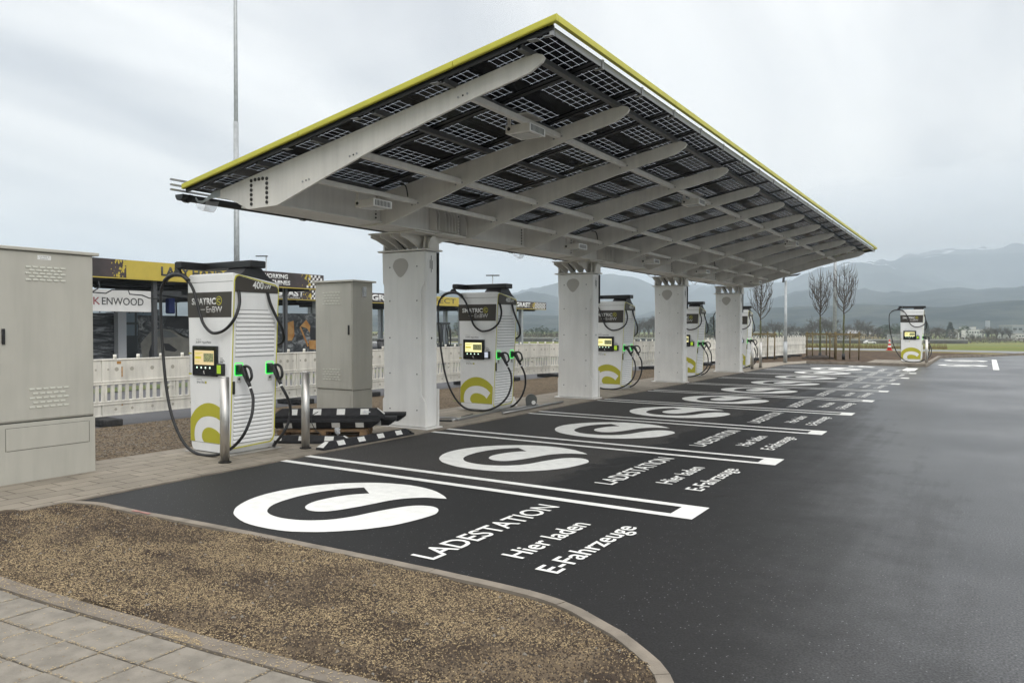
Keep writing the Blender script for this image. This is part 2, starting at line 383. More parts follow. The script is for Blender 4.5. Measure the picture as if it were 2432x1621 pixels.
def field_mat():
    mt, t, b = new_mat('field_grass')
    n = t.nodes.new; l = t.links.new
    g = n('ShaderNodeNewGeometry')
    mp_ = n('ShaderNodeMapping'); mp_.inputs['Scale'].default_value = (0.02, 0.11, 1); mp_.inputs['Rotation'].default_value = (0, 0, math.radians(-12)); l(g.outputs['Position'], mp_.inputs[0])
    a = n('ShaderNodeTexNoise'); a.inputs['Scale'].default_value = 1.2; a.inputs['Detail'].default_value = 6; l(mp_.outputs[0], a.inputs['Vector'])
    c = n('ShaderNodeTexNoise'); c.inputs['Scale'].default_value = 1.6; c.inputs['Detail'].default_value = 6; l(g.outputs['Position'], c.inputs['Vector'])
    r = n('ShaderNodeValToRGB'); e = r.color_ramp.elements
    e[0].position = 0.36; e[0].color = (0.24, 0.20, 0.08, 1); e[1].position = 0.62; e[1].color = (0.10, 0.155, 0.045, 1)
    x = e.new(0.48); x.color = (0.165, 0.175, 0.05, 1)
    l(a.outputs[0], r.inputs[0])
    m2 = n('ShaderNodeMix'); m2.data_type = 'RGBA'; m2.blend_type = 'MULTIPLY'; m2.inputs[0].default_value = 0.8
    r2 = n('ShaderNodeValToRGB'); r2.color_ramp.elements[0].color = (0.6, 0.6, 0.6, 1); r2.color_ramp.elements[1].color = (1.3, 1.3, 1.3, 1); r2.color_ramp.elements[0].position = 0.3; r2.color_ramp.elements[1].position = 0.7
    l(c.outputs[0], r2.inputs[0]); l(r.outputs[0], m2.inputs[6]); l(r2.outputs[0], m2.inputs[7]); l(m2.outputs[2], b.inputs['Base Color'])
    b.inputs['Roughness'].default_value = 0.95; b.inputs['Specular IOR Level'].default_value = 0.1
    return mt
M['field'] = field_mat()
M['gravel'] = mat('gravel', (0.075, 0.055, 0.036), 0.95, col2=(0.20, 0.155, 0.105), vscale=26, detail=9, bump=0.9, bscale=45, spec=0.2)
M['earth'] = mat('bare_earth', (0.045, 0.031, 0.021), 0.95, col2=(0.115, 0.080, 0.052), vscale=2.2, detail=10, bump=0.8, bscale=14, spec=0.15)
M['seedsoil'] = mat('seeded_soil', (0.050, 0.037, 0.028), 0.95, col2=(0.16, 0.122, 0.080), vscale=3.2, detail=12, bump=0.8, bscale=60, spec=0.2)
M['grassm'] = mat('verge_grass', (0.05, 0.085, 0.022), 0.9, col2=(0.12, 0.12, 0.04), vscale=3, detail=8)
# big ground: polar rings out to the hills
def ground():
    rings = [0, 15, 30, 45, 62, 80, 110, 150, 200, 260, 330, 450, 700, 900, 1500, 3000, 6000, 12000]
    na = 72; V = []; Fc = []
    V.append((-3, 0, -0.012))
    for r in rings[1:]:
        for k in range(na):
            a_ = 2 * math.pi * k / na
            x, y = -3 + r * math.cos(a_), r * math.sin(a_)
            V.append((x, y, gz(x, y) - 0.012))
    for k in range(na): Fc.append((0, 1 + k, 1 + (k + 1) % na))
    for i in range(len(rings) - 2):
        for k in range(na):
            p = 1 + i * na; q = p + na; k2 = (k + 1) % na
            Fc.append((p + k, q + k, q + k2, p + k2))
    return tag(obj('ground', (V, Fc), M['field']), kind='structure')
ground()
def sheet(name, pts, z, mt):
    bm = bmesh.new(); flat(bm, pts, z); return tag(obj(name, bm, mt), kind='structure')
# asphalt lot
KX = -7.17
front = [(-7.0, 3.62), (-6.71, 3.735), (-6.35, 3.74), (-6.017, 3.745), (-5.68, 3.775), (-5.2, 3.80), (-4.637, 3.825), (-4.0, 3.845), (-3.501, 3.86), (-3.0, 3.868), (-2.51, 3.866), (-2.25, 3.855), (-2.078, 3.828), (-1.9, 3.765), (-1.738, 3.677), (-1.57, 3.59), (-1.423, 3.48), (-1.28, 3.36), (-1.173, 3.232), (-1.05, 3.0), (-0.96, 2.7), (-0.92, 2.2), (-0.9, 1.2), (-0.9, -30)]
lot = [(-7.0, 3.62), (-7.04, 5.0), (-7.10, 9.0), (KX, 14.0), (-7.25, 33.4), (-6.72, 35.0), (-2.07, 34.86), (-2.05, 45.2), (0.6, 50.3), (2.2, 53.6), (14, 54.6), (30, 52), (60, 40), (60, -30)] + front[::-1][:-1]
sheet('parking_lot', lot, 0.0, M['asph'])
# yard behind the barriers (grey asphalt) and verge
sheet('yard_asphalt', [(-11.75, -10), (-11.75, 21), (-10.6, 26), (-9.3, 32), (-8.2, 44), (-8.3, 54), (-80, 54), (-80, -10)], -0.004, M['asph2'])
bm = bmesh.new(); random.seed(5)
for k in range(2):
    pass
A = [(-19.0 + 0.15 * math.sin(i), 3 + i * 0.8, 0.012) for i in range(45)]; B = [(-17.8 + 0.12 * math.sin(i * 1.7), 3 + i * 0.8, 0.012) for i in range(45)]
quadstrip(bm, A, B); tag(obj('grass_verge', bm, M['grassm']), kind='structure')
# far crossing road
sheet('far_road', [(-75, 52), (-40, 55.0), (-8, 57.2), (-2.7, 57.4), (2, 56.2), (8, 54.8), (30, 50), (60, 41), (60, 47), (30, 55), (8, 60.0), (2, 61.2), (-8, 62), (-40, 61), (-75, 59)], 0.008, M['roadfar'])
# earth bed between barriers, trees, island
sheet('earth_bed', [(-8.84, 33.6), (-7.2, 37.5), (-2.3, 37.5), (-2.2, 45.2), (0.5, 50.4), (1.6, 53.2), (-6, 55.5), (-14, 55), (-9.4, 44), (-9.6, 36)], 0.016, M['earth'])
# gravel strip behind the paving
def rough_patch(name, poly_x0, poly_x1, y0, y1, nx, ny, z, amp, mt, freq=2.0):
    V = []; Fc = []
    for j in range(ny + 1):
        y = y0 + (y1 - y0) * j / ny
        xa, xb = poly_x0(y), poly_x1(y)
        for i in range(nx + 1):
            x = xa + (xb - xa) * i / nx
            e_ = min(i, nx - i, 3) / 3.0
            h = mnoise.fractal(Vector((x * freq, y * freq, 3.1)), 1.0, 2.1, 5) * amp * e_
            V.append((x, y, z + h + amp * 0.3 * e_))
    for j in range(ny):
        for i in range(nx):
            p = j * (nx + 1) + i; Fc.append((p, p + 1, p + nx + 2, p + nx + 1))
    return obj(name, (V, Fc), mt, smooth=True)
def bx1(y): return -11.74 if y < 21 else (-11.74 + (y - 21) * 0.19)
tag(rough_patch('gravel_strip', bx1, lambda y: -8.84, 1.0, 36.0, 44, 420, 0.006, 0.035, M['gravel']), kind='structure')
def stones(name, n, x0, x1, y0, y1, z, smin, smax, mats, weights, seed, keep=None, flat_=0.5, el=1.0):
    rng = random.Random(seed); V = []; Fc = []; MI = []
    for _ in range(n):
        x, y = rng.uniform(x0, x1), rng.uniform(y0, y1)
        if keep and not keep(x, y, rng): continue
        s = rng.uniform(smin, smax); a_ = rng.uniform(0, 6.283); zz = z(x, y) if callable(z) else z
        b0 = len(V); ca, sa = math.cos(a_), math.sin(a_)
        for (u, v, w) in ((-el, 0, 0), (0, -.5, .3), (el, 0, 0.1), (0, .5, .3), (0, 0, 1)):
            V.append((x + (u * ca - v * sa) * s, y + (u * sa + v * ca) * s, zz + w * s * flat_))
        for f in ((0, 1, 4), (1, 2, 4), (2, 3, 4), (3, 0, 4)): Fc.append(tuple(b0 + q for q in f)); 
        mi = rng.choices(range(len(mats)), weights)[0]; MI += [mi] * 4
    o = obj(name, (V, Fc), mats)
    o.data.polygons.foreach_set('material_index', MI)
    return o
M['st1'] = mat('stone_grey', (0.20, 0.18, 0.15), 0.9); M['st2'] = mat('stone_dark', (0.045, 0.035, 0.028), 0.9); M['st3'] = mat('stone_brown', (0.15, 0.11, 0.07), 0.9)
def gh(x, y): return 0.006 + mnoise.fractal(Vector((x * 2, y * 2, 3.1)), 1.0, 2.1, 5) * 0.035 + 0.0105
tag(stones('gravel_stones', 15000, -11.6, -8.86, 3.5, 9.5, gh, 0.008, 0.022, [M['st1'], M['st2'], M['st3']], (3, 3, 3), 1), kind='stuff')
# ---------------- kerbs
def kerb_line(name, pts, w, z0, z1, seglen, gap=0.006, side=1, mt=None):
    """pts outline, blocks w wide on the side; joints every seglen."""
    bm = bmesh.new(); P = [Vector((p[0], p[1], 0)) for p in pts]
    segs = []; 
    Lg = [0]
    for i in range(1, len(P)): Lg.append(Lg[-1] + (P[i] - P[i - 1]).length)
    def at(s):
        for i in range(1, len(P)):
            if s <= Lg[i] or i == len(P) - 1:
                t = (s - Lg[i - 1]) / max(1e-6, Lg[i] - Lg[i - 1]); p = P[i - 1].lerp(P[i], t); d = (P[i] - P[i - 1]).normalized(); return p, Vector((-d.y, d.x, 0)) * side
    s = 0; rng = random.Random(3)
    while s < Lg[-1] - 0.05:
        e_ = min(s + seglen, Lg[-1]); k = max(1, int((e_ - s) / 0.12)); dz = rng.uniform(-0.002, 0.002)
        A = []; B = []
        for i in range(k + 1):
            p, nn = at(s + gap / 2 + (e_ - s - gap) * i / k); A.append(p); B.append(p + nn * w)
        ta = [bm.verts.new((p.x, p.y, z1 + dz)) for p in A]; tb_ = [bm.verts.new((p.x, p.y, z1 + dz)) for p in B]
        ba = [bm.verts.new((p.x, p.y, z0)) for p in A]; bb = [bm.verts.new((p.x, p.y, z0)) for p in B]
        fs = []
        for i in range(k):
            fs.append(bm.faces.new((ta[i], ta[i + 1], tb_[i + 1], tb_[i]))); fs.append(bm.faces.new((ta[i], ba[i], ba[i + 1], ta[i + 1]))); fs.append(bm.faces.new((tb_[i], tb_[i + 1], bb[i + 1], bb[i])))
        fs.append(bm.faces.new((ta[0], tb_[0], bb[0], ba[0]))); fs.append(bm.faces.new((ta[-1], ba[-1], bb[-1], tb_[-1])))
        bmesh.ops.recalc_face_normals(bm, faces=fs)
        s = e_
    return tag(obj(name, bm, mt or M['kerb']), kind='structure')
kerb_line('kerb', front, 0.075, -0.1, 0.022, 1.0, side=-1)
kerb_line('paving_edge', [(-6.95, 2.0), (-7.0, 3.6), (-7.05, 5.0), (-7.11, 9.0), (-7.18, 14.0), (-7.26, 33.4), (-6.75, 34.99)], 0.055, -0.1, 0.014, 1.0, side=1)
kerb_line('kerb', [(-6.72, 35.0), (-2.04, 34.86), (-2.02, 45.2), (0.62, 50.3), (2.0, 53.4)], 0.14, -0.1, 0.12, 1.0, side=1)
bm = bmesh.new()
for (x, y, w_) in ((-6.10, 3.70, 0.05), (-5.98, 3.705, 0.06)):
    flat(bm, [(x - w_, y - 0.02), (x + w_, y - 0.015), (x + w_ * 0.8, y + 0.02), (x - w_ * 0.9, y + 0.022)], 0.0275)
tag(obj('paint_mark', bm, M['red']), kind='structure')
# ---------------- paving strip (blocks, herring rows) as one surface with procedural joints
def paving_mat():
    mt, t, b = new_mat('paving_blocks')
    n = t.nodes.new; l = t.links.new
    g = n('ShaderNodeNewGeometry')
    mp_ = n('ShaderNodeMapping'); mp_.inputs['Rotation'].default_value = (0, 0, math.radians(90)); l(g.outputs['Position'], mp_.inputs[0])
    br = n('ShaderNodeTexBrick'); br.inputs['Scale'].default_value = 1.0; br.inputs['Brick Width'].default_value = 0.42; br.inputs['Row Height'].default_value = 0.21
    br.inputs['Mortar Size'].default_value = 0.006; br.inputs['Mortar Smooth'].default_value = 0.2; br.offset = 0.37
    br.inputs['Color1'].default_value = (0.285, 0.25, 0.20, 1); br.inputs['Color2'].default_value = (0.225, 0.198, 0.158, 1); br.inputs['Mortar'].default_value = (0.085, 0.07, 0.05, 1)
    l(mp_.outputs[0], br.inputs['Vector'])
    ns = n('ShaderNodeTexNoise'); ns.inputs['Scale'].default_value = 2.5; ns.inputs['Detail'].default_value = 8; l(g.outputs['Position'], ns.inputs['Vector'])
    rr = n('ShaderNodeMapRange'); rr.inputs['To Min'].default_value = 0.72; rr.inputs['To Max'].default_value = 1.3; l(ns.outputs[0], rr.inputs[0])
    ml = n('ShaderNodeMix'); ml.data_type = 'RGBA'; ml.blend_type = 'MULTIPLY'; ml.inputs[0].default_value = 1; l(br.outputs[0], ml.inputs[6]); l(rr.outputs[0], ml.inputs[7])
    l(ml.outputs[2], b.inputs['Base Color']); b.inputs['Roughness'].default_value = 0.85
    bp = n('ShaderNodeBump'); bp.inputs['Strength'].default_value = 0.8; bp.inputs['Distance'].default_value = 0.008; bp.invert = True
    l(br.outputs['Fac'], bp.inputs['Height']); l(bp.outputs[0], b.inputs['Normal'])
    return mt
M['paving'] = paving_mat()
sheet('paving_strip', [(-8.86, 1.0), (-6.99, 1.0), (-7.053, 3.6), (-7.10, 5.0), (-7.165, 9.0), (-7.235, 14), (-7.315, 33.4), (-6.80, 35.0), (-5.2, 35.2), (-5.6, 38.2), (-7.6, 37.6), (-8.86, 34.5)], 0.010, M['paving'])
bm = bmesh.new(); box(bm, -4.35, -2.18, 34.98, 38.6, -0.05, 0.105); tag(obj('charger_pad', bm, M['paving']), kind='structure')
# ---------------- near path: real slabs
M['slab'] = mat('slab_concrete', (0.215, 0.194, 0.162), 0.9, var=0.16, vscale=9, bump=0.45, bscale=70, detail=8)
M['slabjoint'] = mat('joint_sand', (0.085, 0.068, 0.048), 0.95, var=0.3, vscale=60)
rng = random.Random(11)
bm = bmesh.new()
ang = math.radians(4.2)
cw, ch_ = 0.283, 0.252
def pathtop(x):  # inner edge of the border stones
    xs = [-9.0, -6.5, -5.226, -4.742, -4.181, -3.621, -3.053, -2.60, -2.0, -1.0]; ys = [1.9, 2.12, 2.165, 2.184, 2.222, 2.266, 2.312, 2.355, 2.42, 2.56]
    return float(np.interp(x, xs, ys))
for i in range(-12, 14):
    for j in range(0, 7):
        x0 = -3.911 + i * cw; x1 = x0 + cw
        off = (0.5 * cw if False else 0)
        def yy(x): return pathtop(x) - 0.004 - j * ch_
        g_ = 0.0045; dz = rng.uniform(-0.003, 0.002); tl = rng.uniform(-0.002, 0.002)
        c = [(x0 + g_, yy(x0) - ch_ + g_), (x1 - g_, yy(x1) - ch_ + g_), (x1 - g_, yy(x1) - g_), (x0 + g_, yy(x0) - g_)]
        # shear so that columns lean slightly
        lean = 0.0
        z1 = 0.016 + dz
        tpv = [bm.verts.new((p[0], p[1], z1 + (tl if q in (0, 3) else 0))) for q, p in enumerate(c)]
        btv = [bm.verts.new((p[0], p[1], -0.03)) for p in c]
        fs = [bm.faces.new(tpv)] + [bm.faces.new((tpv[q], btv[q], btv[(q + 1) % 4], tpv[(q + 1) % 4])) for q in range(4)]
        bmesh.ops.recalc_face_normals(bm, faces=fs)
        ed = list(fs[0].edges)
        bmesh.ops.bevel(bm, geom=ed, offset=0.004, segments=1, affect='EDGES')
tag(obj('path_slabs', bm, M['slab']), kind='structure')
bm = bmesh.new(); quadstrip(bm, [(x, -0.3, 0.005) for x in np.linspace(-9, -1.05, 20)], [(x, pathtop(x) + 0.03, 0.005) for x in np.linspace(-9, -1.05, 20)])
tag(obj('path_bed', bm, M['slabjoint']), kind='structure')
kerb_line('path_edging', [(x, pathtop(x) + 0.002) for x in np.linspace(-8.5, -1.2, 40)], 0.105, -0.05, 0.024, 0.98, side=1, mt=mat('edging_concrete', (0.175, 0.150, 0.122), 0.9, var=0.15, vscale=5, bump=0.4, bscale=80))
# ---------------- seeded soil bed
def fronty(x):
    xs = [p[0] for p in front[:20]]; ys = [p[1] for p in front[:20]]
    return float(np.interp(x, xs, ys)) - 0.078
def soil_h(x, y):
    return 0.006 + 0.042 * mnoise.fractal(Vector((x * 1.3, y * 2.6, 7.7)), 1.0, 2.2, 6) + 0.010 * mnoise.fractal(Vector((x * 11, y * 11, 2.7)), 1.0, 2.0, 3)
V = []; Fc = []; nx, ny = 300, 90
for i in range(nx + 1):
    x = -7.15 + (-1.02 + 7.15) * i / nx
    y0, y1 = pathtop(x) + 0.105, fronty(x)
    if x > -1.173: y1 = max(y0 + 0.02, fronty(-1.173) - (x + 1.173) * 3.5)
    if x < -7.0: y1 = 3.5
    for j in range(ny + 1):
        y = y0 + (y1 - y0) * j / ny; ed = min(j, ny - j, 6) / 6.0
        V.append((x, y, 0.004 + max(-0.004, (soil_h(x, y) + 0.006) * ed)))
for i in range(nx):
    for j in range(ny):
        p = i * (ny + 1) + j; Fc.append((p, p + ny + 1, p + ny + 2, p + 1))
tag(obj('seeded_soil', (V, Fc), M['seedsoil'], smooth=True), kind='structure')
sheet('soil_bed', [(-9, -12), (-9, 1.2), (-7.0, 2.2), (-1.2, 2.5), (-0.95, 1.5), (-0.9, -12)], -0.006, M['seedsoil'])
M['seed1'] = mat('seed_husk', (0.46, 0.355, 0.20), 0.8); M['seed2'] = mat('seed_straw', (0.27, 0.20, 0.115), 0.85); M['seed3'] = mat('soil_crumb', (0.05, 0.035, 0.025), 0.95)
def keep(x, y, r):
    if y < pathtop(x) + 0.11 or y > fronty(x) - 0.01 or x > -1.25: return False
    d = mnoise.fractal(Vector((x * 1.1, y * 2.2, 1.3)), 1.0, 2.1, 5)
    return r.random() < 0.52 + d * 2.4
tag(stones('grass_seed', 165000, -7.0, -1.2, 2.2, 3.86, lambda x, y: max(0.0, soil_h(x, y) + 0.006) + 0.005, 0.003, 0.0062, [M['seed1'], M['seed2'], M['seed3']], (5, 5, 4), 2, keep, 0.5, 1.5), kind='stuff')
def keep3(x, y, r): return pathtop(x) + 0.11 < y < fronty(x) - 0.01 and x < -1.25
tag(stones('pebbles', 900, -7.0, -1.2, 2.2, 3.86, lambda x, y: max(0.0, soil_h(x, y) + 0.006) + 0.003, 0.010, 0.022, [M['st1'], M['st2'], M['st3']], (3, 3, 4), 33, lambda x, y, r: pathtop(x) + 0.12 < y < fronty(x) - 0.02 and x < -1.25, 0.7, 0.8), kind='stuff')
tag(stones('soil_crumbs', 85000, -7.0, -1.2, 2.2, 3.86, lambda x, y: max(0.0, soil_h(x, y) + 0.006) + 0.003, 0.004, 0.011, [M['seed3'], M['st2'], M['seed2'], M['st3']], (5, 3, 3, 2), 21, keep3, 0.8, 0.8), kind='stuff')
def keep2(x, y, r):
    yt = pathtop(x); d = abs(((x + 3.911) / cw + 0.5) % 1 - 0.5) * cw; dy_ = abs((((yt - y) / ch_) + 0.5) % 1 - 0.5) * ch_
    inj = (d < 0.012 or dy_ < 0.012) and y < yt
    bord = yt < y < yt + 0.13 and r.random() < 0.12 * (1 + 3 * max(0, mnoise.noise(Vector((x * 3, y * 3, 0)))))
    pile = math.hypot((x + 3.43) / 0.17, (y - 2.31) / 0.035) < 1
    return (inj and r.random() < 0.30) or bord or pile or r.random() < 0.012
tag(stones('spilled_seed', 60000, -5.2, -2.2, 1.4, 2.6, lambda x, y: 0.0175 if y < pathtop(x) else 0.0265, 0.003, 0.0055, [M['seed1'], M['seed2']], (3, 2), 4, keep2, 0.5, 1.5), kind='stuff')
# ---------------- markings
PITCH = 2.912; Y1 = 6.308; XT = -2.055; XS = -7.16; G_ = 0.239
bm = bmesh.new()
def rect(bm, x0, x1, y0, y1, z=0.004): flat(bm, [(x0, y0), (x1, y0), (x1, y1), (x0, y1)], z)
for k in range(9):
    yc = Y1 + k * PITCH; w = 0.10
    rect(bm, XS, XT, yc - G_, yc - G_ + w); rect(bm, XS, XT, yc + G_ - w, yc + G_)
    rect(bm, XT - 0.22, XT, yc - G_ + w, yc + G_ - w)
rect(bm, XS, -2.65, 32.45, 32.55); rect(bm, -2.66, -2.24, 31.3, 33.4); rect(bm, -6.4, -2.66, 34.1, 34.2)
rect(bm, -1.9, 0.2, 39.2, 39.32); rect(bm, 0.22, 0.42, 33.8, 44.4)
tag(obj('bay_lines', bm, M['paint']), kind='structure')
# emblem: outline in unit disc coordinates (u right, v up)
OUT = [(-4.22, 5.57), (-4.30, 5.64), (-4.39, 5.70), (-4.52, 5.775), (-4.67, 5.825), (-4.80, 5.845), (-4.94, 5.845), (-5.16, 5.80), (-5.34, 5.71), (-5.55, 5.53), (-5.70, 5.30), (-5.78, 5.05), (-5.79, 4.80), (-5.73, 4.56), (-5.61, 4.34), (-5.49, 4.21), (-5.36, 4.115), (-5.1, 4.01), (-4.86, 3.985), (-4.62, 4.01), (-4.44, 4.09), (-4.29, 4.20), (-4.14, 4.37), (-4.02, 4.59), (-3.97, 4.82), (-3.955, 5.0), (-3.97, 5.1), (-4.04, 5.21)]
LOW = [(-4.13, 5.26), (-4.22, 5.25), (-4.29, 5.21), (-4.35, 5.13), (-4.40, 5.0), (-4.45, 4.82), (-4.49, 4.63), (-4.56, 4.47), (-4.67, 4.36), (-4.78, 4.30), (-4.92, 4.27), (-5.07, 4.28), (-5.20, 4.33), (-5.30, 4.415), (-5.39, 4.55), (-5.44, 4.73), (-5.455, 4.96), (-5.42, 5.18), (-5.34, 5.36), (-5.21, 5.52)]
INN = [(-4.98, 5.35), (-5.06, 5.26), (-5.12, 5.15), (-5.16, 5.0), (-5.17, 4.84), (-5.13, 4.71), (-5.07, 4.63), (-4.98, 4.58), (-4.89, 4.58), (-4.82, 4.62), (-4.77, 4.69), (-4.71, 4.85), (-4.66, 5.05), (-4.62, 5.24), (-4.55, 5.38), (-4.42, 5.50)]
_e1 = smooth_path([(x, y, 0) for x, y in OUT + LOW], 3); _e2 = smooth_path([(x, y, 0) for x, y in INN + [OUT[0]]], 3)[:-1]
EMB = [((p[1] - 4.915) / 0.93, -(p[0] + 4.87) / 0.93) for p in _e1 + _e2]
def emblem_bm(r):
    bm = bmesh.new(); f = bm.faces.new([bm.verts.new((u * r, v * r, 0)) for u, v in EMB]); f.normal_update()
    if f.normal.z < 0: f.normal_flip()
    bmesh.ops.triangulate(bm, faces=bm.faces[:], ngon_method='EAR_CLIP'); return bm
GT = basis((0, 1, 0), (-1, 0, 0), (0, 0, 0))
bm = bmesh.new()
for k in range(10):
    y0 = 4.915 + k * PITCH
    Mx = Matrix.Translation((-4.87, y0, 0.0045)) @ GT
    merge(bm, emblem_bm(0.93), Mx)
Mx = Matrix.Translation((-4.3, 33.5, 0.0045)) @ GT; merge(bm, emblem_bm(0.5), Mx)
for yy_ in (37.0, 42.2):
    Mx = Matrix.Translation((-0.85, yy_, 0.0045)) @ basis((1, 0, 0), (0, 1, 0), (0, 0, 0)); merge(bm, emblem_bm(0.9), Mx)
tag(obj('bay_emblems', bm, M['paint']), kind='structure')
bm = bmesh.new()
for k in range(10):
    y0 = k * PITCH
    for s_, b_, h_, ya, yb in (('LADESTATION', -3.19, 0.205, 4.057, 5.862), ('Hier laden', -2.69, 0.177, 4.406, 5.475), ('E-Fahrzeuge', -2.333, 0.172, 4.26, 5.588)):
        t_ = text_bm(s_, h_, yb - ya, bold=0.012)
        merge(bm, t_, Matrix.Translation((b_, ya + y0, 0.0045)) @ GT)
for yy_ in (35.3, 40.5):
    t_ = text_bm('LADESTATION', 0.2, 1.5, bold=0.012); merge(bm, t_, Matrix.Translation((-1.6, yy_, 0.0045)))
tag(obj('bay_lettering', bm, M['paint']), kind='structure')
# ================================================================== solar canopy
def module_mat():
    mt, t, b = new_mat('solar_module_glass')
    n = t.nodes.new; l = t.links.new
    tcn = n('ShaderNodeTexCoord'); s = n('ShaderNodeSeparateXYZ'); l(tcn.outputs['Object'], s.inputs[0])
    def mth(op, a, bb=None, clamp=False):
        q = n('ShaderNodeMath'); q.operation = op; q.use_clamp = clamp
        for i, v in enumerate((a, bb)):
            if v is None: continue
            if isinstance(v, (int, float)): q.inputs[i].default_value = v
            else: l(v, q.inputs[i])
        return q.outputs[0]
    x, y = s.outputs[0], s.outputs[1]
    # cells along y: pitch .155, six across ; along x: two groups, pitch .078
    xg = mth('SUBTRACT', mth('ABSOLUTE', x), 0.445)                       # centre of the group
    ing = mth('MULTIPLY', mth('LESS_THAN', mth('ABSOLUTE', xg), 0.335), mth('LESS_THAN', mth('ABSOLUTE', y), 0.412))
    def line(v, pitch, w, off=0.0):
        f = mth('FRACT', mth('ADD', mth('DIVIDE', v, pitch), 50.5 + off))
        return mth('LESS_THAN', mth('ABSOLUTE', mth('SUBTRACT', f, 0.5)), w / pitch / 2)
    l1 = line(xg, 0.0785, 0.0034); l2 = line(y, 0.155, 0.0046, 0.5)
    l1 = mth('MULTIPLY', l1, mth('LESS_THAN', mth('ABSOLUTE', xg), 0.32)); l2 = mth('MULTIPLY', l2, mth('LESS_THAN', mth('ABSOLUTE', y), 0.40))
    ln = mth('MULTIPLY', mth('MAXIMUM', l1, l2), ing)
    # black band between groups is printed frit: keep it glossy black
    b.inputs['Base Color'].default_value = (0.003, 0.0035, 0.006, 1); b.inputs['Roughness'].default_value = 0.2; b.inputs['Specular IOR Level'].default_value = 0.05
    tr = n('ShaderNodeBsdfTransparent'); tr.inputs[0].default_value = (0.72, 0.73, 0.76, 1)
    mxs = n('ShaderNodeMixShader'); l(ln, mxs.inputs[0]); l(b.outputs[0], mxs.inputs[1]); l(tr.outputs[0], mxs.inputs[2])
    o = [q for q in t.nodes if q.type == 'OUTPUT_MATERIAL'][0]; l(mxs.outputs[0], o.inputs[0])
    return mt
M['module'] = module_mat()
M['blackalu'] = mat('black_anodised', (0.012, 0.012, 0.013), 0.35, 0.3)
RY0, RY1 = 5.80, 28.22
SL = 0.1787
def roofz(x): return 4.300 + (x + 3.22) * SL       # top edge of the trim
can = empty('solar_canopy', (-7.75, 16.8, 0), 'long white steel solar canopy on four columns, lime edged roof over the charging bays', 'canopy')
CO = Vector(can.location)
def cpart(name, bm, mt, parent=None, smooth=False):
    """part of the canopy given in world coordinates."""
    if isinstance(bm, bmesh.types.BMesh):
        bmesh.ops.translate(bm, verts=bm.verts[:], vec=-CO)
    return obj(name, bm, mt, parent or can, smooth)
# solar modules: 3 up the slope, 22 along
ca_, sa_ = math.cos(math.atan(SL)), math.sin(math.atan(SL))
bm = bmesh.new(); box(bm, -0.881, 0.881, -0.5035, 0.5035, -0.004, 0.004)
for f in bm.faces: f.material_index = 0 if f.normal.z < -0.5 or f.calc_center_median().z < -0.0039 else (1 if f.calc_center_median().z > 0.0039 else 2)
mt, t, b = new_mat('clear_glass'); t.nodes.remove(b)
gn = t.nodes.new('ShaderNodeBsdfTransparent'); gg = t.nodes.new('ShaderNodeBsdfGlossy'); gg.inputs['Roughness'].default_value = 0.05
mm = t.nodes.new('ShaderNodeMixShader'); mm.inputs[0].default_value = 0.02; t.links.new(gn.outputs[0], mm.inputs[1]); t.links.new(gg.outputs[0], mm.inputs[2]); t.links.new(mm.outputs[0], [q for q in t.nodes if q.type == 'OUTPUT_MATERIAL'][0].inputs[0])
M['clear'] = mt
mod0 = obj('solar_module', bm, [M['module'], M['clear'], M['blackalu']], can)
first = True
for c in range(22):
    for r in range(3):
        o = mod0 if first else mod0.copy()
        if not first: COL.objects.link(o); o.parent = can
        first = False
        xc = -3.275 - (0.868 + r * 1.765) * ca_; yc = 5.825 + 0.507 + c * 1.0145
        o.location = Vector((xc, yc, roofz(xc) - 0.056)) - CO; o.rotation_euler = (0, -math.atan(SL), 0)
# black support strips under the joints
for c in range(23):
    yc = 5.825 + c * 1.0145; bm = bmesh.new()
    x0, x1 = -8.44, -3.28; w = 0.075 if 0 < c < 22 else 0.04
    for dz0, dz1, ww in ((-0.0605, -0.0665, w), (-0.0665, -0.078, 0.012)):
        P = [(x0, roofz(x0) + dz0), (x1, roofz(x1) + dz0), (x1, roofz(x1) + dz1), (x0, roofz(x0) + dz1)]
        prism(bm, P, 'y', yc - ww, yc + ww)
    cpart('module_rail', bm, M['blackalu'])
# aluminium purlins along the roof
PX = [-8.06, -7.16, -6.26, -5.36, -4.47, -3.60]
for x in PX:
    bm = bmesh.new(); z = roofz(x) - 0.080
    box(bm, x - 0.02, x + 0.02, RY0 + 0.03, RY1 - 0.05, z - 0.006, z); box(bm, x - 0.02, x - 0.015, RY0 + 0.03, RY1 - 0.05, z - 0.050, z - 0.0065)
    box(bm, x + 0.015, x + 0.02, RY0 + 0.03, RY1 - 0.05, z - 0.050, z - 0.0065); box(bm, x - 0.032, x + 0.032, RY0 + 0.03, RY1 - 0.05, z - 0.057, z - 0.0505)
    cpart('purlin', bm, M['purl'])
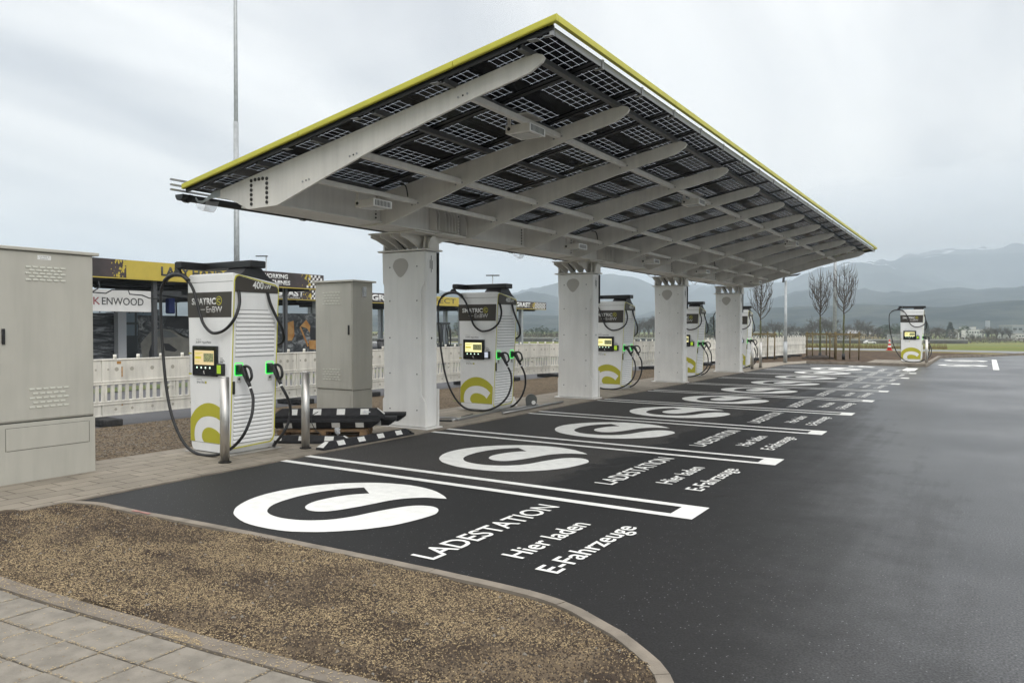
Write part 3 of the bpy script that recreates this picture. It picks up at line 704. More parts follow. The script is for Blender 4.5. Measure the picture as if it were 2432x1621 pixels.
# lime trim (near gable, far gable, high eave) with mitred look
for nm, ya, yb in (('gable_trim', RY0 - 0.045, RY0), ('gable_trim', RY1, RY1 + 0.045)):
    x0, x1 = -8.48, -3.18; bm = bmesh.new()
    xs = [x0, -6.4, -6.394, -4.3, -4.294, x1]
    for a_, b_ in ((xs[0], xs[1]), (xs[2], xs[3]), (xs[4], xs[5])):
        prism(bm, [(a_, roofz(a_)), (b_, roofz(b_)), (b_, roofz(b_) - 0.055), (a_, roofz(a_) - 0.055)], 'y', ya, yb, bev=0.004)
        prism(bm, [(a_, roofz(a_) - 0.056), (b_, roofz(b_) - 0.056), (b_, roofz(b_) - 0.06), (a_, roofz(a_) - 0.06)], 'y', ya, yb if ya < 10 else yb)
    cpart('gable_trim', bm, M['limetrim'])
bm = bmesh.new(); y = RY0
while y < RY1 - 0.1:
    y2 = min(y + 2.9, RY1); box(bm, -3.225, -3.18, y + 0.002, y2 - 0.003, 4.247, 4.307, bev=0.004); y = y2
cpart('eave_trim', bm, M['limetrim'])
for ya in (RY0 + 0.001, RY1 - 0.021):
    x0, x1 = -8.46, -3.24; cpart('gable_profile', pr([(x0, roofz(x0) - 0.045), (x1, roofz(x1) - 0.045), (x1, roofz(x1) - 0.105), (x0, roofz(x0) - 0.105)], 'y', ya, ya + 0.02), M['blackalu'])
bm = bmesh.new()
for c in range(22):
    yc = 5.825 + c * 1.0145
    box(bm, -3.262, -3.256, yc + 0.05, yc + 0.99, 4.165, 4.225)
cpart('eave_profile', bm, M['alu'])
for c in range(23):
    yc = 5.825 + c * 1.0145; bm = bmesh.new()
    box(bm, -3.34, -3.245, yc - 0.022, yc + 0.022, 4.150, 4.157); box(bm, -3.275, -3.245, yc - 0.02, yc + 0.02, 4.157, 4.240)
    cpart('trim_clamp', bm, M['alu'])
for x in (-3.45, -4.55, -5.6, -6.65, -7.7):
    z = roofz(x); cpart('trim_clamp', bx(x - 0.05, x + 0.05, RY0 - 0.002, RY0 + 0.07, z - 0.112, z - 0.107), M['alu'])
# ribs
KS = 0.990
def rib_outline():
    top = [(-8.225, 3.288), (-5.9, 3.71), (-3.66, 4.124), (-3.56, 4.128), (-3.50, 4.108), (-3.475, 4.075)]
    low = [(-3.50, 4.035), (-3.63, 3.965), (-3.80, 3.925), (-4.2, 3.845), (-4.91, 3.673), (-5.6, 3.487), (-6.3, 3.275), (-6.75, 3.135), (-7.05, 3.040), (-7.12, 3.024), (-7.62, 3.020), (-7.72, 3.065), (-7.86, 3.13), (-8.02, 3.18), (-8.16, 3.20), (-8.235, 3.215)]
    return [(a * KS, 1.6 + (b - 1.6) * KS) for a, b in top + low]
RIBY = [6.02 + i * 1.927 for i in range(12)]
for i, y in enumerate(RIBY):
    bm = bmesh.new(); prism(bm, rib_outline(), 'y', y - 0.014, y + 0.014)
    # thin top flange
    x0, x1 = -8.0, -3.60
    tz = lambda x: 1.6 + (3.288 + (x / KS + 8.225) * 0.1834 - 1.6) * KS
    prism(bm, [(x0, tz(x0) - 0.008), (x1, tz(x1) - 0.008), (x1, tz(x1) - 0.001), (x0, tz(x0) - 0.001)], 'y', y + 0.0145, y + 0.05)
    rb = cpart('rib', bm, M['offwhite'])
    bm = bmesh.new(); yy0, yy1 = y - 0.024, y - 0.014
    pts = []
    if i in (0,) or True:
        for z in (3.075, 3.131, 3.187, 3.243, 3.299, 3.355): pts += [(-7.552, z), (-7.274, z)]
        for x in (-7.48, -7.413, -7.346): pts.append((x, 3.362))
    for (x, z) in pts: cyl(bm, (x * KS, 1.6 + (z - 1.6) * KS), 0.021, yy0, yy1, seg=8, axis='y')
    for (x, z) in ((-6.665, 3.258), (-6.56, 3.275), (-5.925, 3.46), (-5.82, 3.478), (-4.455, 3.865), (-4.345, 3.885)): cyl(bm, (x * KS, 1.6 + (z - 1.6) * KS), 0.012, yy0 + 0.004, yy1, seg=8, axis='y', mi=1)
    for (x, z) in ((-6.61, 3.267), (-5.872, 3.469), (-4.40, 3.876)): cyl(bm, (x * KS, 1.6 + (z - 1.6) * KS), 0.011, y - 0.0155, yy1, seg=8, axis='y', mi=0)
    cpart('rib_bolts', bm, [M['bolt'], M['alu']], rb)
# tie tubes
for x, z, hw in ((-6.54, 3.275, 0.030), (-5.81, 3.478, 0.036), (-4.356, 3.872, 0.032)):
    cpart('tie_tube', bx(x - hw, x + hw, RIBY[0] + 0.015, RIBY[-1] - 0.015, z - hw, z + hw, 0.008), M['offwhite'])
# main beam
bm = bmesh.new()
box(bm, -7.20, -7.17, RIBY[0] + 0.015, RIBY[-1] - 0.015, 3.055, 3.44); box(bm, -7.66, -7.63, RIBY[0] + 0.015, RIBY[-1] - 0.015, 3.055, 3.33)
box(bm, -7.70, -7.13, RIBY[0] + 0.015, RIBY[-1] - 0.015, 3.033, 3.054)
cpart('main_beam', bm, M['offwhite'])
for k, y in enumerate(RIBY[1:]):
    bm = bmesh.new()
    for z in (3.10, 3.15, 3.20, 3.25, 3.30, 3.35): cyl(bm, (y - 0.11, z), 0.014, -7.169, -7.160, seg=8, axis='x')
    cpart('beam_bolts', bm, M['bolt'])
# columns
ANG0, ANG1 = 9.12, 9.40
for k in range(4):
    yo = k * 5.824
    y0, y1 = ANG0 + yo, ANG1 + yo
    bm = bmesh.new(); box(bm, -8.185, -7.305, y0, y1, 0.03, 2.77, bev=0.035, seg=3)
    col = cpart('column', bm, M['white'])
    cpart('foot_plate', bx(-8.24, -7.25, y0 - 0.06, y1 + 0.06, 0.012, 0.03), M['white'], col)
    cpart('cap_plate', bx(-8.25, -7.255, y0 - 0.06, y1 + 0.07, 2.771, 2.797, 0.006), M['offwhite'], col)
    # front cover sheet with waisted outline
    def half(s):
        c0 = -7.745
        return [(c0 + s * d, z) for d, z in ((0.43, 0.04), (0.43, 0.44), (0.355, 0.54), (0.355, 2.16), (0.425, 2.29), (0.435, 2.76))]
    pl = half(1) + half(-1)[::-1]
    bm = pr(pl, 'y', y0 - 0.024, y0 - 0.001, bev=0.004)
    cov = cpart('front_cover', bm, M['white'], col)
    bm = bmesh.new()
    for zz in (0.30, 0.86, 1.42, 2.0, 2.53):
        for s in (-1, 1): cyl(bm, (-7.745 + s * 0.275, zz + (0.0 if s < 0 else 0.0)), 0.011, y0 - 0.027, y0 - 0.0235, seg=10, axis='y')
    cyl(bm, (y0 + 0.13, 1.42), 0.016, -7.304, -7.302, seg=10, axis='x')
    for dy_, a_, b_ in ((-0.028, 2.50, 2.63), (0, 2.44, 2.70), (0.028, 2.49, 2.62)): box(bm, -7.3045, -7.302, y0 + 0.12 + dy_ - 0.005, y0 + 0.12 + dy_ + 0.005, a_, b_)
    cpart('cover_screws', bm, M['bolt'], col)
    # rounded triangular badge
    bp = smooth_path([(-0.12, 0.125, 0), (0.0, 0.155, 0), (0.12, 0.125, 0), (0.172, 0.03, 0), (0.10, -0.09, 0), (0.0, -0.16, 0), (-0.10, -0.09, 0), (-0.172, 0.03, 0), (-0.12, 0.125, 0)], 3)[:-1]; bp = [(p[0], p[1]) for p in bp]
    bm = pr([(-7.80 + a_ * 0.92, 2.52 + b_ * 0.95) for a_, b_ in bp], 'y', y0 - 0.028, y0 - 0.0245, bev=0.002)
    cpart('badge', bm, mat('badge_grey', (0.46, 0.435, 0.40), 0.5) if k == 0 else bpy.data.materials['badge_grey'], col)
    # back cover edge (dark gap + proud sheet)
    cpart('back_cover', bx(-8.16, -7.285, y1 + 0.003, y1 + 0.02, 0.04, 0.62), M['white'], col)
    cpart('back_cover', bx(-8.16, -7.285, y1 + 0.003, y1 + 0.02, 2.12, 2.76), M['dark'], col)
    # saddle
    yc = (y0 + y1) / 2
    bm = bmesh.new()
    box(bm, -8.12, -7.18, yc - 0.55, yc - 0.08, 3.010, 3.030); box(bm, -7.62, -7.05, yc - 0.079, yc + 0.55, 3.010, 3.030)
    for x in (-8.07, -7.88, -7.68, -7.48):
        prism(bm, [(yc - 0.54, 3.009), (yc - 0.54, 2.96), (yc - 0.40, 2.93), (yc - 0.26, 2.88), (yc - 0.15, 2.83), (yc - 0.09, 2.80), (yc + 0.06, 2.80), (yc + 0.12, 2.90), (yc + 0.12, 3.009)], 'x', x - 0.012, x + 0.012)
    prism(bm, [(yc - 0.07, 3.009), (yc + 0.54, 3.009), (yc + 0.54, 2.975), (yc + 0.40, 2.955), (yc + 0.26, 2.90), (yc + 0.14, 2.82), (yc - 0.02, 2.80)], 'x', -7.42, -7.39)
    cpart('saddle', bm, M['offwhite'], col)
    bm = bmesh.new()
    for x in (-8.20, -7.385, -7.295):
        pts = [(yc - 0.12, 2.798)] + [(yc - 0.12 * math.cos(a_), 2.85 + 0.15 * math.sin(a_)) for a_ in np.linspace(0, math.pi, 13)] + [(yc + 0.12, 2.798)]
        cpart('hinge_cheek', pr(pts, 'x', x, x + 0.035), M['offwhite'], col)
    for yb in np.linspace(yc - 0.08, yc + 0.08, 3):
        pass
    bm = bmesh.new()
    for x in (-8.0, -7.78, -7.58, -7.38): cyl(bm, (x, yc - 0.12), 0.018, 2.798, 2.825, seg=6); cyl(bm, (x, yc + 0.12), 0.018, 2.798, 2.825, seg=6)
    cpart('anchor_bolts', bm, M['steel'], col)
    for dy_ in (-0.42, -0.34, -0.18, -0.10, -0.02, 0.06, 0.14, 0.36, 0.44):
        yb = yc + 0.18 + dy_
        if min(abs(yb - r) for r in RIBY) < 0.05: continue
        bm = pr([(-7.168, 3.055), (-7.03, 3.055), (-7.03, 3.28), (-7.10, 3.44), (-7.168, 3.44)], 'y', yb - 0.006, yb + 0.006)
        cpart('stiffener', bm, M['offwhite'], col)
    cpart('cable', tb(smooth_path([(-7.85, yc - 0.28, 2.99), (-7.82, yc - 0.2, 2.92), (-7.80, yc - 0.12, 2.86), (-7.79, yc - 0.05, 2.80)]), 0.012, 8), M['rubber'], col)
# gutter with brackets and plastic wrap
bm = bmesh.new()
gx_, gz_, gr_ = -8.66, 3.262, 0.078
for (ya, yb) in ((5.85, 11.2), (11.2, 16.8), (16.8, 22.4), (22.4, 27.95)):
    pr_ = []
    for a_ in np.linspace(math.pi, 2 * math.pi, 13): pr_.append((gx_ + gr_ * math.cos(a_), gz_ + gr_ * math.sin(a_)))
    inner = [(gx_ + (gr_ - 0.006) * math.cos(a_), gz_ + (gr_ - 0.006) * math.sin(a_)) for a_ in np.linspace(2 * math.pi, math.pi, 13)]
    prism(bm, pr_ + inner, 'y', ya, yb)
prism(bm, [(gx_ + gr_ * math.cos(a_), gz_ + gr_ * math.sin(a_)) for a_ in np.linspace(math.pi, 2 * math.pi, 13)], 'y', 5.842, 5.85)
prism(bm, [(gx_ + gr_ * math.cos(a_), gz_ + gr_ * math.sin(a_)) for a_ in np.linspace(math.pi, 2 * math.pi, 13)], 'y', 27.95, 27.958)
gut = cpart('gutter', bm, M['dark'], smooth=False)
for y in RIBY:
    bm = bmesh.new()
    prism(bm, [(-8.06, 3.29), (-8.06, 3.20), (-8.25, 3.19), (-8.40, 3.15), (-8.50, 3.165), (-8.545, 3.215), (-8.54, 3.235), (-8.49, 3.19), (-8.40, 3.18), (-8.25, 3.235), (-8.2, 3.27)], 'y', y - 0.024, y - 0.016)
    cpart('gutter_bracket', bm, M['galv'])
for y in np.arange(5.95, 27.9, 1.9413):
    bm = bmesh.new(); pts_o = [(gx_ + 0.093 * math.cos(a_), gz_ + 0.093 * math.sin(a_)) for a_ in np.linspace(math.pi, 2 * math.pi, 13)] + [(gx_ + 0.0865 * math.cos(a_), gz_ + 0.0865 * math.sin(a_)) for a_ in np.linspace(2 * math.pi, math.pi, 13)]
    prism(bm, pts_o, 'y', y - 0.025, y + 0.025); cpart('gutter_joint', bm, M['blackalu'], gut)
mt, t, b = new_mat('clear_film'); b.inputs['Base Color'].default_value = (0.7, 0.72, 0.74, 1); b.inputs['Roughness'].default_value = 0.15; b.inputs['Alpha'].default_value = 0.45; M['film'] = mt
for i, y in enumerate(np.arange(6.25, 26, 1.9413 * 2)):
    bm = bmesh.new(); rg = random.Random(i)
    V0 = []
    for (dx_, dz_) in ((-0.13, 0.0), (-0.07, -0.075), (0.0, -0.115), (0.06, -0.09), (0.12, 0.02)):
        V0.append([bm.verts.new((gx_ + dx_, y + dy_ + rg.uniform(-.01, .01), gz_ - gr_ + 0.02 + dz_ + rg.uniform(-.01, .01))) for dy_ in (-0.09, -0.03, 0.03, 0.09)])
    for p in range(4):
        for q in range(3): bm.faces.new((V0[p][q], V0[p][q + 1], V0[p + 1][q + 1], V0[p + 1][q]))
    cpart('protective_film', bm, M['film'], gut)
# three rails past the low eave
for x, z in ((-8.55, 3.400), (-8.55, 3.336), (-8.55, 3.276)):
    y0 = 5.655
    cpart('eave_rail', bx(x - 0.014, x + 0.014, y0, RY1, z, z + 0.022), M['alu'])
# hanging cables beside the tubes
for y in (7.86, 13.7, 17.6, 21.4, 25.2):
    cpart('cable', tb(smooth_path([(-6.75, y, 3.52), (-6.66, y, 3.50), (-6.62, y - 0.01, 3.43), (-6.61, y, 3.34)]), 0.009, 6), M['rubber'])
# floodlights
def floodlight():
    e = empty('floodlight', (0, 0, 0), 'x', 'floodlight', 'floodlights under the canopy roof')
    h = obj('housing', bx(-0.16, 0.152, 0.0, 0.345, -0.045, 0.045, 0.006), M['offwhite'], e)
    bm = bmesh.new(); box(bm, 0.1525, 0.160, 0.0, 0.345, -0.047, 0.047, 0.002); obj('vent_plate', bm, M['white'], h)
    bm = bmesh.new()
    for k in range(11): box(bm, 0.1595, 0.1612, 0.030 + k * 0.0265, 0.043 + k * 0.0265, -0.034, 0.032)
    obj('vent_slots', bm, M['bolt'], h)
    obj('lens', bx(-0.12, 0.12, 0.06, 0.30, -0.049, -0.0455), M['lensm'], e)
    bm = bmesh.new(); box(bm, -0.125, -0.085, -0.012, -0.002, -0.02, 0.15); box(bm, -0.125, -0.085, 0.347, 0.357, -0.02, 0.15); box(bm, -0.125, 0.13, -0.012, 0.357, 0.1505, 0.157)
    obj('bracket', bm, M['offwhite'], e)
    bm = bmesh.new(); cyl(bm, (-0.105, 0.0), 0.02, -0.020, -0.0125, 10, axis='y'); obj('pivot_bolt', bm, M['bolt'], e)
    return e
M['lensm'] = mat('frosted_lens', (0.45, 0.45, 0.43), 0.25)
FL = floodlight()
FLP = [(-6.66, 7.07, 3.155, 'near lower tube, first from the near gable'), (-4.435, 7.145, 3.80, 'near upper tube, largest one in view'), (-6.66, 12.67, 3.12, 'lower tube over the second column'),
       (-4.435, 12.9, 3.80, 'upper tube, middle one'), (-6.66, 16.45, 3.12, 'lower tube between the second and third column'), (-6.66, 20.25, 3.12, 'lower tube over the third column'),
       (-4.435, 20.8, 3.80, 'upper tube, farthest one'), (-6.66, 25.9, 3.12, 'lower tube at the far gable')]
for i, (x, y, z, s) in enumerate(FLP):
    lb = 'white slotted floodlight on the ' + s
    if i == 0: FL.location = (x, y, z); FL['label'] = lb; o = FL
    else: o = place(FL, (x, y, z), 0, lb)
# ================================================================== chargers
def ztop(y): return 2.255 - 0.145 * y
def xf(z): return 0.353 + (z - 0.13) / 2.125 * 0.10          # local x of the front face
def xb(z): return -0.392 - (z - 0.13) / 2.125 * 0.058
def make_charger():
    e = empty('charging_station', (0, 0, 0), 'x', 'charging station', 'fast charging stations along the bays')
    W = 0.71
    # shell : loft of profile (x,z) at several y
    prof = [(-0.30, 0.035), (-0.36, 0.05), (-0.385, 0.09), (-0.392, 0.14), (xb(1.2), 1.2), (xb(2.0), 2.0), (xb(2.17), 2.17), (xb(2.2) + 0.012, 2.22), (xb(2.2) + 0.05, 2.25), (xf(2.2) - 0.03, 2.252), (xf(2.2), 2.245), (xf(2.15), 2.15), (xf(1.2), 1.2), (xf(0.14), 0.14), (xf(0.1) - 0.01, 0.09), (0.30, 0.035)]
    bm = bmesh.new(); R = []
    for y, ins in ((0.0, 0.018), (0.004, 0.008), (0.018, 0.0), (0.35, 0), (W - 0.018, 0), (W - 0.004, 0.008), (W, 0.018)):
        dz = -0.145 * y; r = []
        for x, z in prof:
            zz = z + (dz if z > 2.1 else 0) - (ins if z > 2.1 else 0)
            xx = x + (ins if x < 0 else -ins * (1 if True else 0))
            r.append(bm.verts.new((xx, y, zz)))
        R.append(r)
    for i in range(len(R) - 1):
        for k in range(len(prof)):
            f = bm.faces.new((R[i][k], R[i][(k + 1) % len(prof)], R[i + 1][(k + 1) % len(prof)], R[i + 1][k])); f.smooth = False
    bm.faces.new(R[0][::-1]); bm.faces.new(R[-1]); bmesh.ops.recalc_face_normals(bm, faces=bm.faces[:])
    body = obj('body', bm, M['chg'], e)
    obj('plinth', bx(-0.30, 0.27, 0.06, 0.66, 0.0, 0.06), M['white'], e)
    bm = bmesh.new(); box(bm, xb(2.13) - 0.001, xf(2.13) - 0.004, -0.0012, 0.0, 2.142, 2.147); box(bm, xb(.14) - 0.001, xf(.14) - 0.004, -0.0012, 0.0, 0.140, 0.1435)
    obj('seam', bm, M['cabdark'], body)
    # front face frame (lime line) around the front face
    def F(y, z, o=0.0): return Vector((xf(z) + o, y, z))
    def ring(o0, o1, w0, w1, mt, name, thick):
        loop = []
        for (yy, zz) in ((0.012, 0.13), (0.012, 2.16), (0.03, 2.215), (0.075, 2.235), (W - 0.06, 2.235 - 0.145 * W), (W - 0.02, 2.205 - 0.145 * W), (W - 0.006, 2.16 - 0.145 * W), (W - 0.012, 0.19), (W - 0.03, 0.135), (W - 0.07, 0.105), (0.05, 0.085), (0.022, 0.1)):
            loop.append((yy, zz))
        cy, cz = 0.35, 1.15; bm = bmesh.new(); n = len(loop); vo = []; vi = []; vo2 = []; vi2 = []
        for (yy, zz) in loop:
            d = Vector((cy - yy, cz - zz)); dyy = math.copysign(1, d.x) ; dzz = math.copysign(1, d.y)
            a1 = (yy + dyy * w0 * 0.9, zz + dzz * w0); b1 = (yy + dyy * w1 * 0.9, zz + dzz * w1)
            vo.append(bm.verts.new(F(*a1, thick))); vi.append(bm.verts.new(F(*b1, thick))); vo2.append(bm.verts.new(F(*a1, 0.0))); vi2.append(bm.verts.new(F(*b1, 0.0)))
        for i in range(n):
            j = (i + 1) % n
            bm.faces.new((vo[i], vo[j], vi[j], vi[i])); bm.faces.new((vo[i], vo2[i], vo2[j], vo[j])); bm.faces.new((vi[i], vi[j], vi2[j], vi2[i]))
        bmesh.ops.recalc_face_normals(bm, faces=bm.faces[:])
        return obj(name, bm, mt, e)
    ring(0, 0, 0.004, 0.018, M['limetrim'], 'edge_trim', 0.005)
    # header
    hd = [(0.035, 2.018), (W - 0.03, 2.018), (W - 0.03, 2.175 - 0.145 * W), (W - 0.055, 2.205 - 0.145 * W), (0.085, 2.213), (0.05, 2.197), (0.035, 2.16)]
    bm = bmesh.new(); A = [bm.verts.new(F(y, z, 0.012)) for y, z in hd]; B = [bm.verts.new(F(y, z, -0.02)) for y, z in hd]
    fs = [bm.faces.new(A), bm.faces.new(B[::-1])] + [bm.faces.new((A[i], B[i], B[(i + 1) % 7], A[(i + 1) % 7])) for i in range(7)]
    bmesh.ops.recalc_face_normals(bm, faces=fs); hdr = obj('header_panel', bm, M['brown'], e)
    bm = bmesh.new(); FT = basis((0, 1, 0), (0.047, 0, 1), (0, 0, 0))
    merge(bm, text_bm('400', 0.085, 0.165, bold=0.03), Matrix.Translation((xf(2.07) + 0.0125, 0.285, 2.068)) @ FT, solid=0.0012)
    merge(bm, text_bm('kW', 0.052, 0.10, bold=0.02), Matrix.Translation((xf(2.07) + 0.0125, 0.467, 2.068)) @ FT, solid=0.0012)
    obj('power_lettering', bm, M['wtext'], hdr)
    # louvres
    def louvres(z0, z1, n, name):
        bm = bmesh.new(); h = (z1 - z0) / n
        for k in range(n):
            za = z0 + k * h; zb = za + h
            # wedge slat: top recessed, bottom proud
            P = [(0.0025, za + 0.004), (0.015, za + 0.006), (0.015, za + 0.016), (0.0025, zb - 0.004)]
            ya, yb = 0.058, W - 0.062
            vs0 = [bm.verts.new(F(ya + (0.006 if i in (1, 2) else 0), z, o)) for i, (o, z) in enumerate(P)]; vs1 = [bm.verts.new(F(yb - (0.006 if i in (1, 2) else 0), z, o)) for i, (o, z) in enumerate(P)]
            for i in range(3): bm.faces.new((vs0[i], vs1[i], vs1[i + 1], vs0[i + 1]))
            bm.faces.new(vs0); bm.faces.new(vs1[::-1])
        bmesh.ops.recalc_face_normals(bm, faces=bm.faces[:])
        g = obj(name, bm, M['chg'], e)
        bm = bmesh.new()
        for k in range(n + 1):
            za = z0 + k * h
            v = [bm.verts.new(F(0.056, za - 0.004, 0.0022)), bm.verts.new(F(W - 0.06, za - 0.004, 0.0022)), bm.verts.new(F(W - 0.06, za + 0.0045, 0.0022)), bm.verts.new(F(0.056, za + 0.0045, 0.0022))]
            bm.faces.new(v)
        obj('louvre_gap', bm, M['louvgap'], g)
        return g
    louvres(1.225, 1.80, 11, 'louvre_grille'); louvres(0.15, 0.745, 12, 'louvre_grille')
    # brand panel with lettering
    bz0, bz1 = 1.708, 2.020
    bm = pr([(xb(bz0) + 0.002, bz0), (xf(bz0) - 0.012, bz0), (xf(bz1) - 0.012, bz1), (xb(bz1) + 0.002, bz1)], 'y', -0.0022, 0.0)
    br = obj('brand_panel', bm, M['brown'], e)
    bm = bmesh.new(); NT = basis((1, 0, 0), (0, 0, 1), (0, 0, 0))
    merge(bm, text_bm('SMATRIC', 0.078, 0.475, bold=0.03), Matrix.Translation((-0.352, -0.0023, 1.868)) @ NT, solid=0.0008)
    obj('brand_lettering', bm, M['wtext'], br)
    bm = bmesh.new(); cyl(bm, (0.186, 1.912), 0.056, -0.0033, -0.0023, 28, axis='y')
    lg = obj('brand_badge', bm, M['lime'], br)
    bm = bmesh.new(); merge(bm, emblem_bm(0.047), Matrix.Translation((0.186, -0.0034, 1.912)) @ NT, solid=0.0008); obj('badge_letter', bm, M['brown'], br)
    bm = bmesh.new(); merge(bm, text_bm('EnBW', 0.075, 0.31, bold=0.015), Matrix.Translation((-0.065, -0.0023, 1.768)) @ NT, solid=0.0008); box(bm, -0.20, -0.09, -0.0031, -0.0023, 1.800, 1.811)
    obj('partner_lettering', bm, M['gtext'], br)
    # touch panel
    bm = bx(-0.317, 0.172, -0.03, 0.0, 0.976, 1.355, 0.012, seg=3); tp = obj('touch_panel', bm, M['gloss'], e)
    sc = obj('display', bx(-0.262, 0.118, -0.0318, -0.0302, 1.118, 1.296), M['scr'], tp)
    bm = bmesh.new(); box(bm, -0.25, -0.13, -0.033, -0.0319, 1.19, 1.222, mi=0); box(bm, 0.03 - 0.11, 0.112, -0.033, -0.0319, 1.155, 1.262, mi=1)
    box(bm, -0.25, -0.10, -0.033, -0.0319, 1.262, 1.270, mi=2); box(bm, -0.25, -0.15, -0.033, -0.0319, 1.247, 1.254, mi=2); box(bm, -0.25, -0.17, -0.033, -0.0319, 1.152, 1.158, mi=2); box(bm, 0.07, 0.11, -0.033, -0.0319, 1.278, 1.283, mi=2)
    obj('screen_picture', bm, [M['scry'], M['scrp'], M['scry']], tp)
    bm = bmesh.new()
    for k in range(4): cyl(bm, (-0.215 + k * 0.085, 1.082), 0.0125, -0.0325, -0.0302, 14, axis='y')
    obj('buttons', bm, M['dot'], tp)
    bm = bmesh.new(); box(bm, -0.09, -0.072, -0.0315, -0.0302, 1.015, 1.045); box(bm, -0.08, -0.062, -0.0315, -0.0302, 1.005, 1.018); obj('card_symbol', bm, M['gtext'], tp)
    rd = obj('card_reader', bx(0.182, 0.300, -0.045, 0.0, 0.995, 1.140, 0.01, seg=3), M['black'], e)
    rs = obj('reader_display', bx(0.196, 0.272, -0.0468, -0.0452, 1.018, 1.122), M['rdg'], rd)
    # small writing
    bm = bmesh.new(); merge(bm, text_bm('EnBW HyperNetz', 0.026, 0.30), Matrix.Translation((-0.272, -0.0006, 1.386)) @ NT, solid=0.0006)
    merge(bm, text_bm('Partner von', 0.011, 0.10), Matrix.Translation((-0.272, -0.0006, 1.427)) @ NT, solid=0.0006)
    merge(bm, text_bm('SMATRIC', 0.026, 0.165), Matrix.Translation((-0.262, -0.0006, 0.882)) @ NT, solid=0.0006)
    merge(bm, text_bm('Powered by', 0.011, 0.10), Matrix.Translation((-0.262, -0.0006, 0.925)) @ NT, solid=0.0006)
    for k in range(3): box(bm, 0.20, 0.29 - k * 0.02, -0.0012, -0.0003, 1.165 + k * 0.018, 1.170 + k * 0.018)
    box(bm, 0.20, 0.255, -0.0012, -0.0003, 1.150, 1.160)
    obj('fine_print', bm, M['dtext'], body)
    bm = bmesh.new(); cyl(bm, (-0.082, 0.895), 0.017, -0.0014, -0.0004, 16, axis='y'); box(bm, -0.425, -0.365, -0.0012, -0.0003, 1.245, 1.262); box(bm, -0.425, -0.365, -0.0012, -0.0003, 0.985, 1.005); obj('lime_mark', bm, M['lime'], body)
    bm = bmesh.new()
    for k in range(22): box(bm, -0.42, -0.372 - (k % 3) * 0.006, -0.0011, -0.0003, 1.015 + k * 0.010, 1.0185 + k * 0.010)
    obj('notice_lines', bm, M['gtext'], body)
    # big emblem, cut by the face outline
    bm = emblem_bm(0.455)
    bmesh.ops.transform(bm, matrix=Matrix.Translation((0.0, -0.0013, 0.19)) @ NT, verts=bm.verts[:])
    for co, no in (((xb(0.3) + 0.002, 0, 0), (-1, 0, 0)), ((0, 0, 0.146), (0, 0, -1)), ((xf(0.3) - 0.014, 0, 0.3), Vector((1, 0, -0.047)))):
        bmesh.ops.bisect_plane(bm, geom=bm.verts[:] + bm.edges[:] + bm.faces[:], plane_co=co, plane_no=no, clear_outer=True)
    r = bmesh.ops.extrude_face_region(bm, geom=bm.faces[:]); bmesh.ops.translate(bm, verts=[v for v in r['geom'] if isinstance(v, bmesh.types.BMVert)], vec=(0, 0.0008, 0))
    bmesh.ops.recalc_face_normals(bm, faces=bm.faces[:])
    obj('emblem', bm, M['lime'], e)
    # sockets and plugs
    for q, yc in enumerate((0.118, 0.588)):
        zc = 1.072; x = xf(zc)
        def rr(w, h, r, n=5):
            o = []
            for (sx, sy, a0) in ((1, 1, 0), (-1, 1, 90), (-1, -1, 180), (1, -1, 270)):
                for k in range(n + 1):
                    a_ = math.radians(a0 + 90 * k / n); o.append((sx * (w - r) + r * math.cos(a_), sy * (h - r) + r * math.sin(a_)))
            return o
        bm = bmesh.new(); Ao = rr(0.062, 0.080, 0.02); Ai = rr(0.0535, 0.0715, 0.015)
        v = [[bm.verts.new((x + dx_, yc + p[0], zc + p[1])) for p in S] for S, dx_ in ((Ao, 0.0), (Ao, 0.005), (Ai, 0.005), (Ai, 0.002))]
        for a_, b_ in ((0, 1), (1, 2), (2, 3)):
            for k in range(len(Ao)): bm.faces.new((v[a_][k], v[a_][(k + 1) % len(Ao)], v[b_][(k + 1) % len(Ao)], v[b_][k]))
        bmesh.ops.recalc_face_normals(bm, faces=bm.faces[:])
        so_ = obj('socket', bm, M['green'], e)
        bm = bmesh.new(); f = bm.faces.new([bm.verts.new((x + 0.0025, yc + p[0], zc + p[1])) for p in Ai]); obj('socket_well', bm, M['greendk'], so_)
        obj('socket_label', bx(x - 0.005, x + 0.001, yc - 0.025, yc + 0.035, 0.905, 0.975), M['gtext'], e)
        bm = bmesh.new(); cyl(bm, (yc + 0.005, 0.948), 0.016, x + 0.0005, x + 0.0018, 14, axis='x'); obj('label_symbol', bm, M['dtext'], e)
        bm = bmesh.new()
        for yy in (-0.035, -0.01): box(bm, x, x + 0.0012, yc + yy - 0.007, yc + yy + 0.007, 1.158, 1.172)
        merge(bm, text_bm(str(q + 1), 0.022, None), Matrix.Translation((x + 0.002, yc + 0.028, 1.156)) @ FT)
        obj('socket_number', bm, M['dtext'], e)
        # plug: body leaving the socket, handle with loop
        bm = bmesh.new()
        box(bm, x + 0.004, x + 0.075, yc - 0.034, yc + 0.034, zc - 0.045, zc + 0.045, 0.012)
        prism(bm, [(x + 0.07, zc + 0.042), (x + 0.07, zc - 0.04), (x + 0.105, zc - 0.085), (x + 0.150, zc - 0.150), (x + 0.185, zc - 0.140), (x + 0.145, zc - 0.05), (x + 0.12, zc + 0.0), (x + 0.11, zc + 0.035)], 'y', yc - 0.027, yc + 0.027, bev=0.008)
        hp = [(x + 0.085, yc, zc + 0.032), (x + 0.15, yc, zc + 0.040), (x + 0.205, yc, zc + 0.018), (x + 0.232, yc, zc - 0.03), (x + 0.240, yc, zc - 0.085), (x + 0.215, yc, zc - 0.125), (x + 0.17, yc, zc - 0.15)]
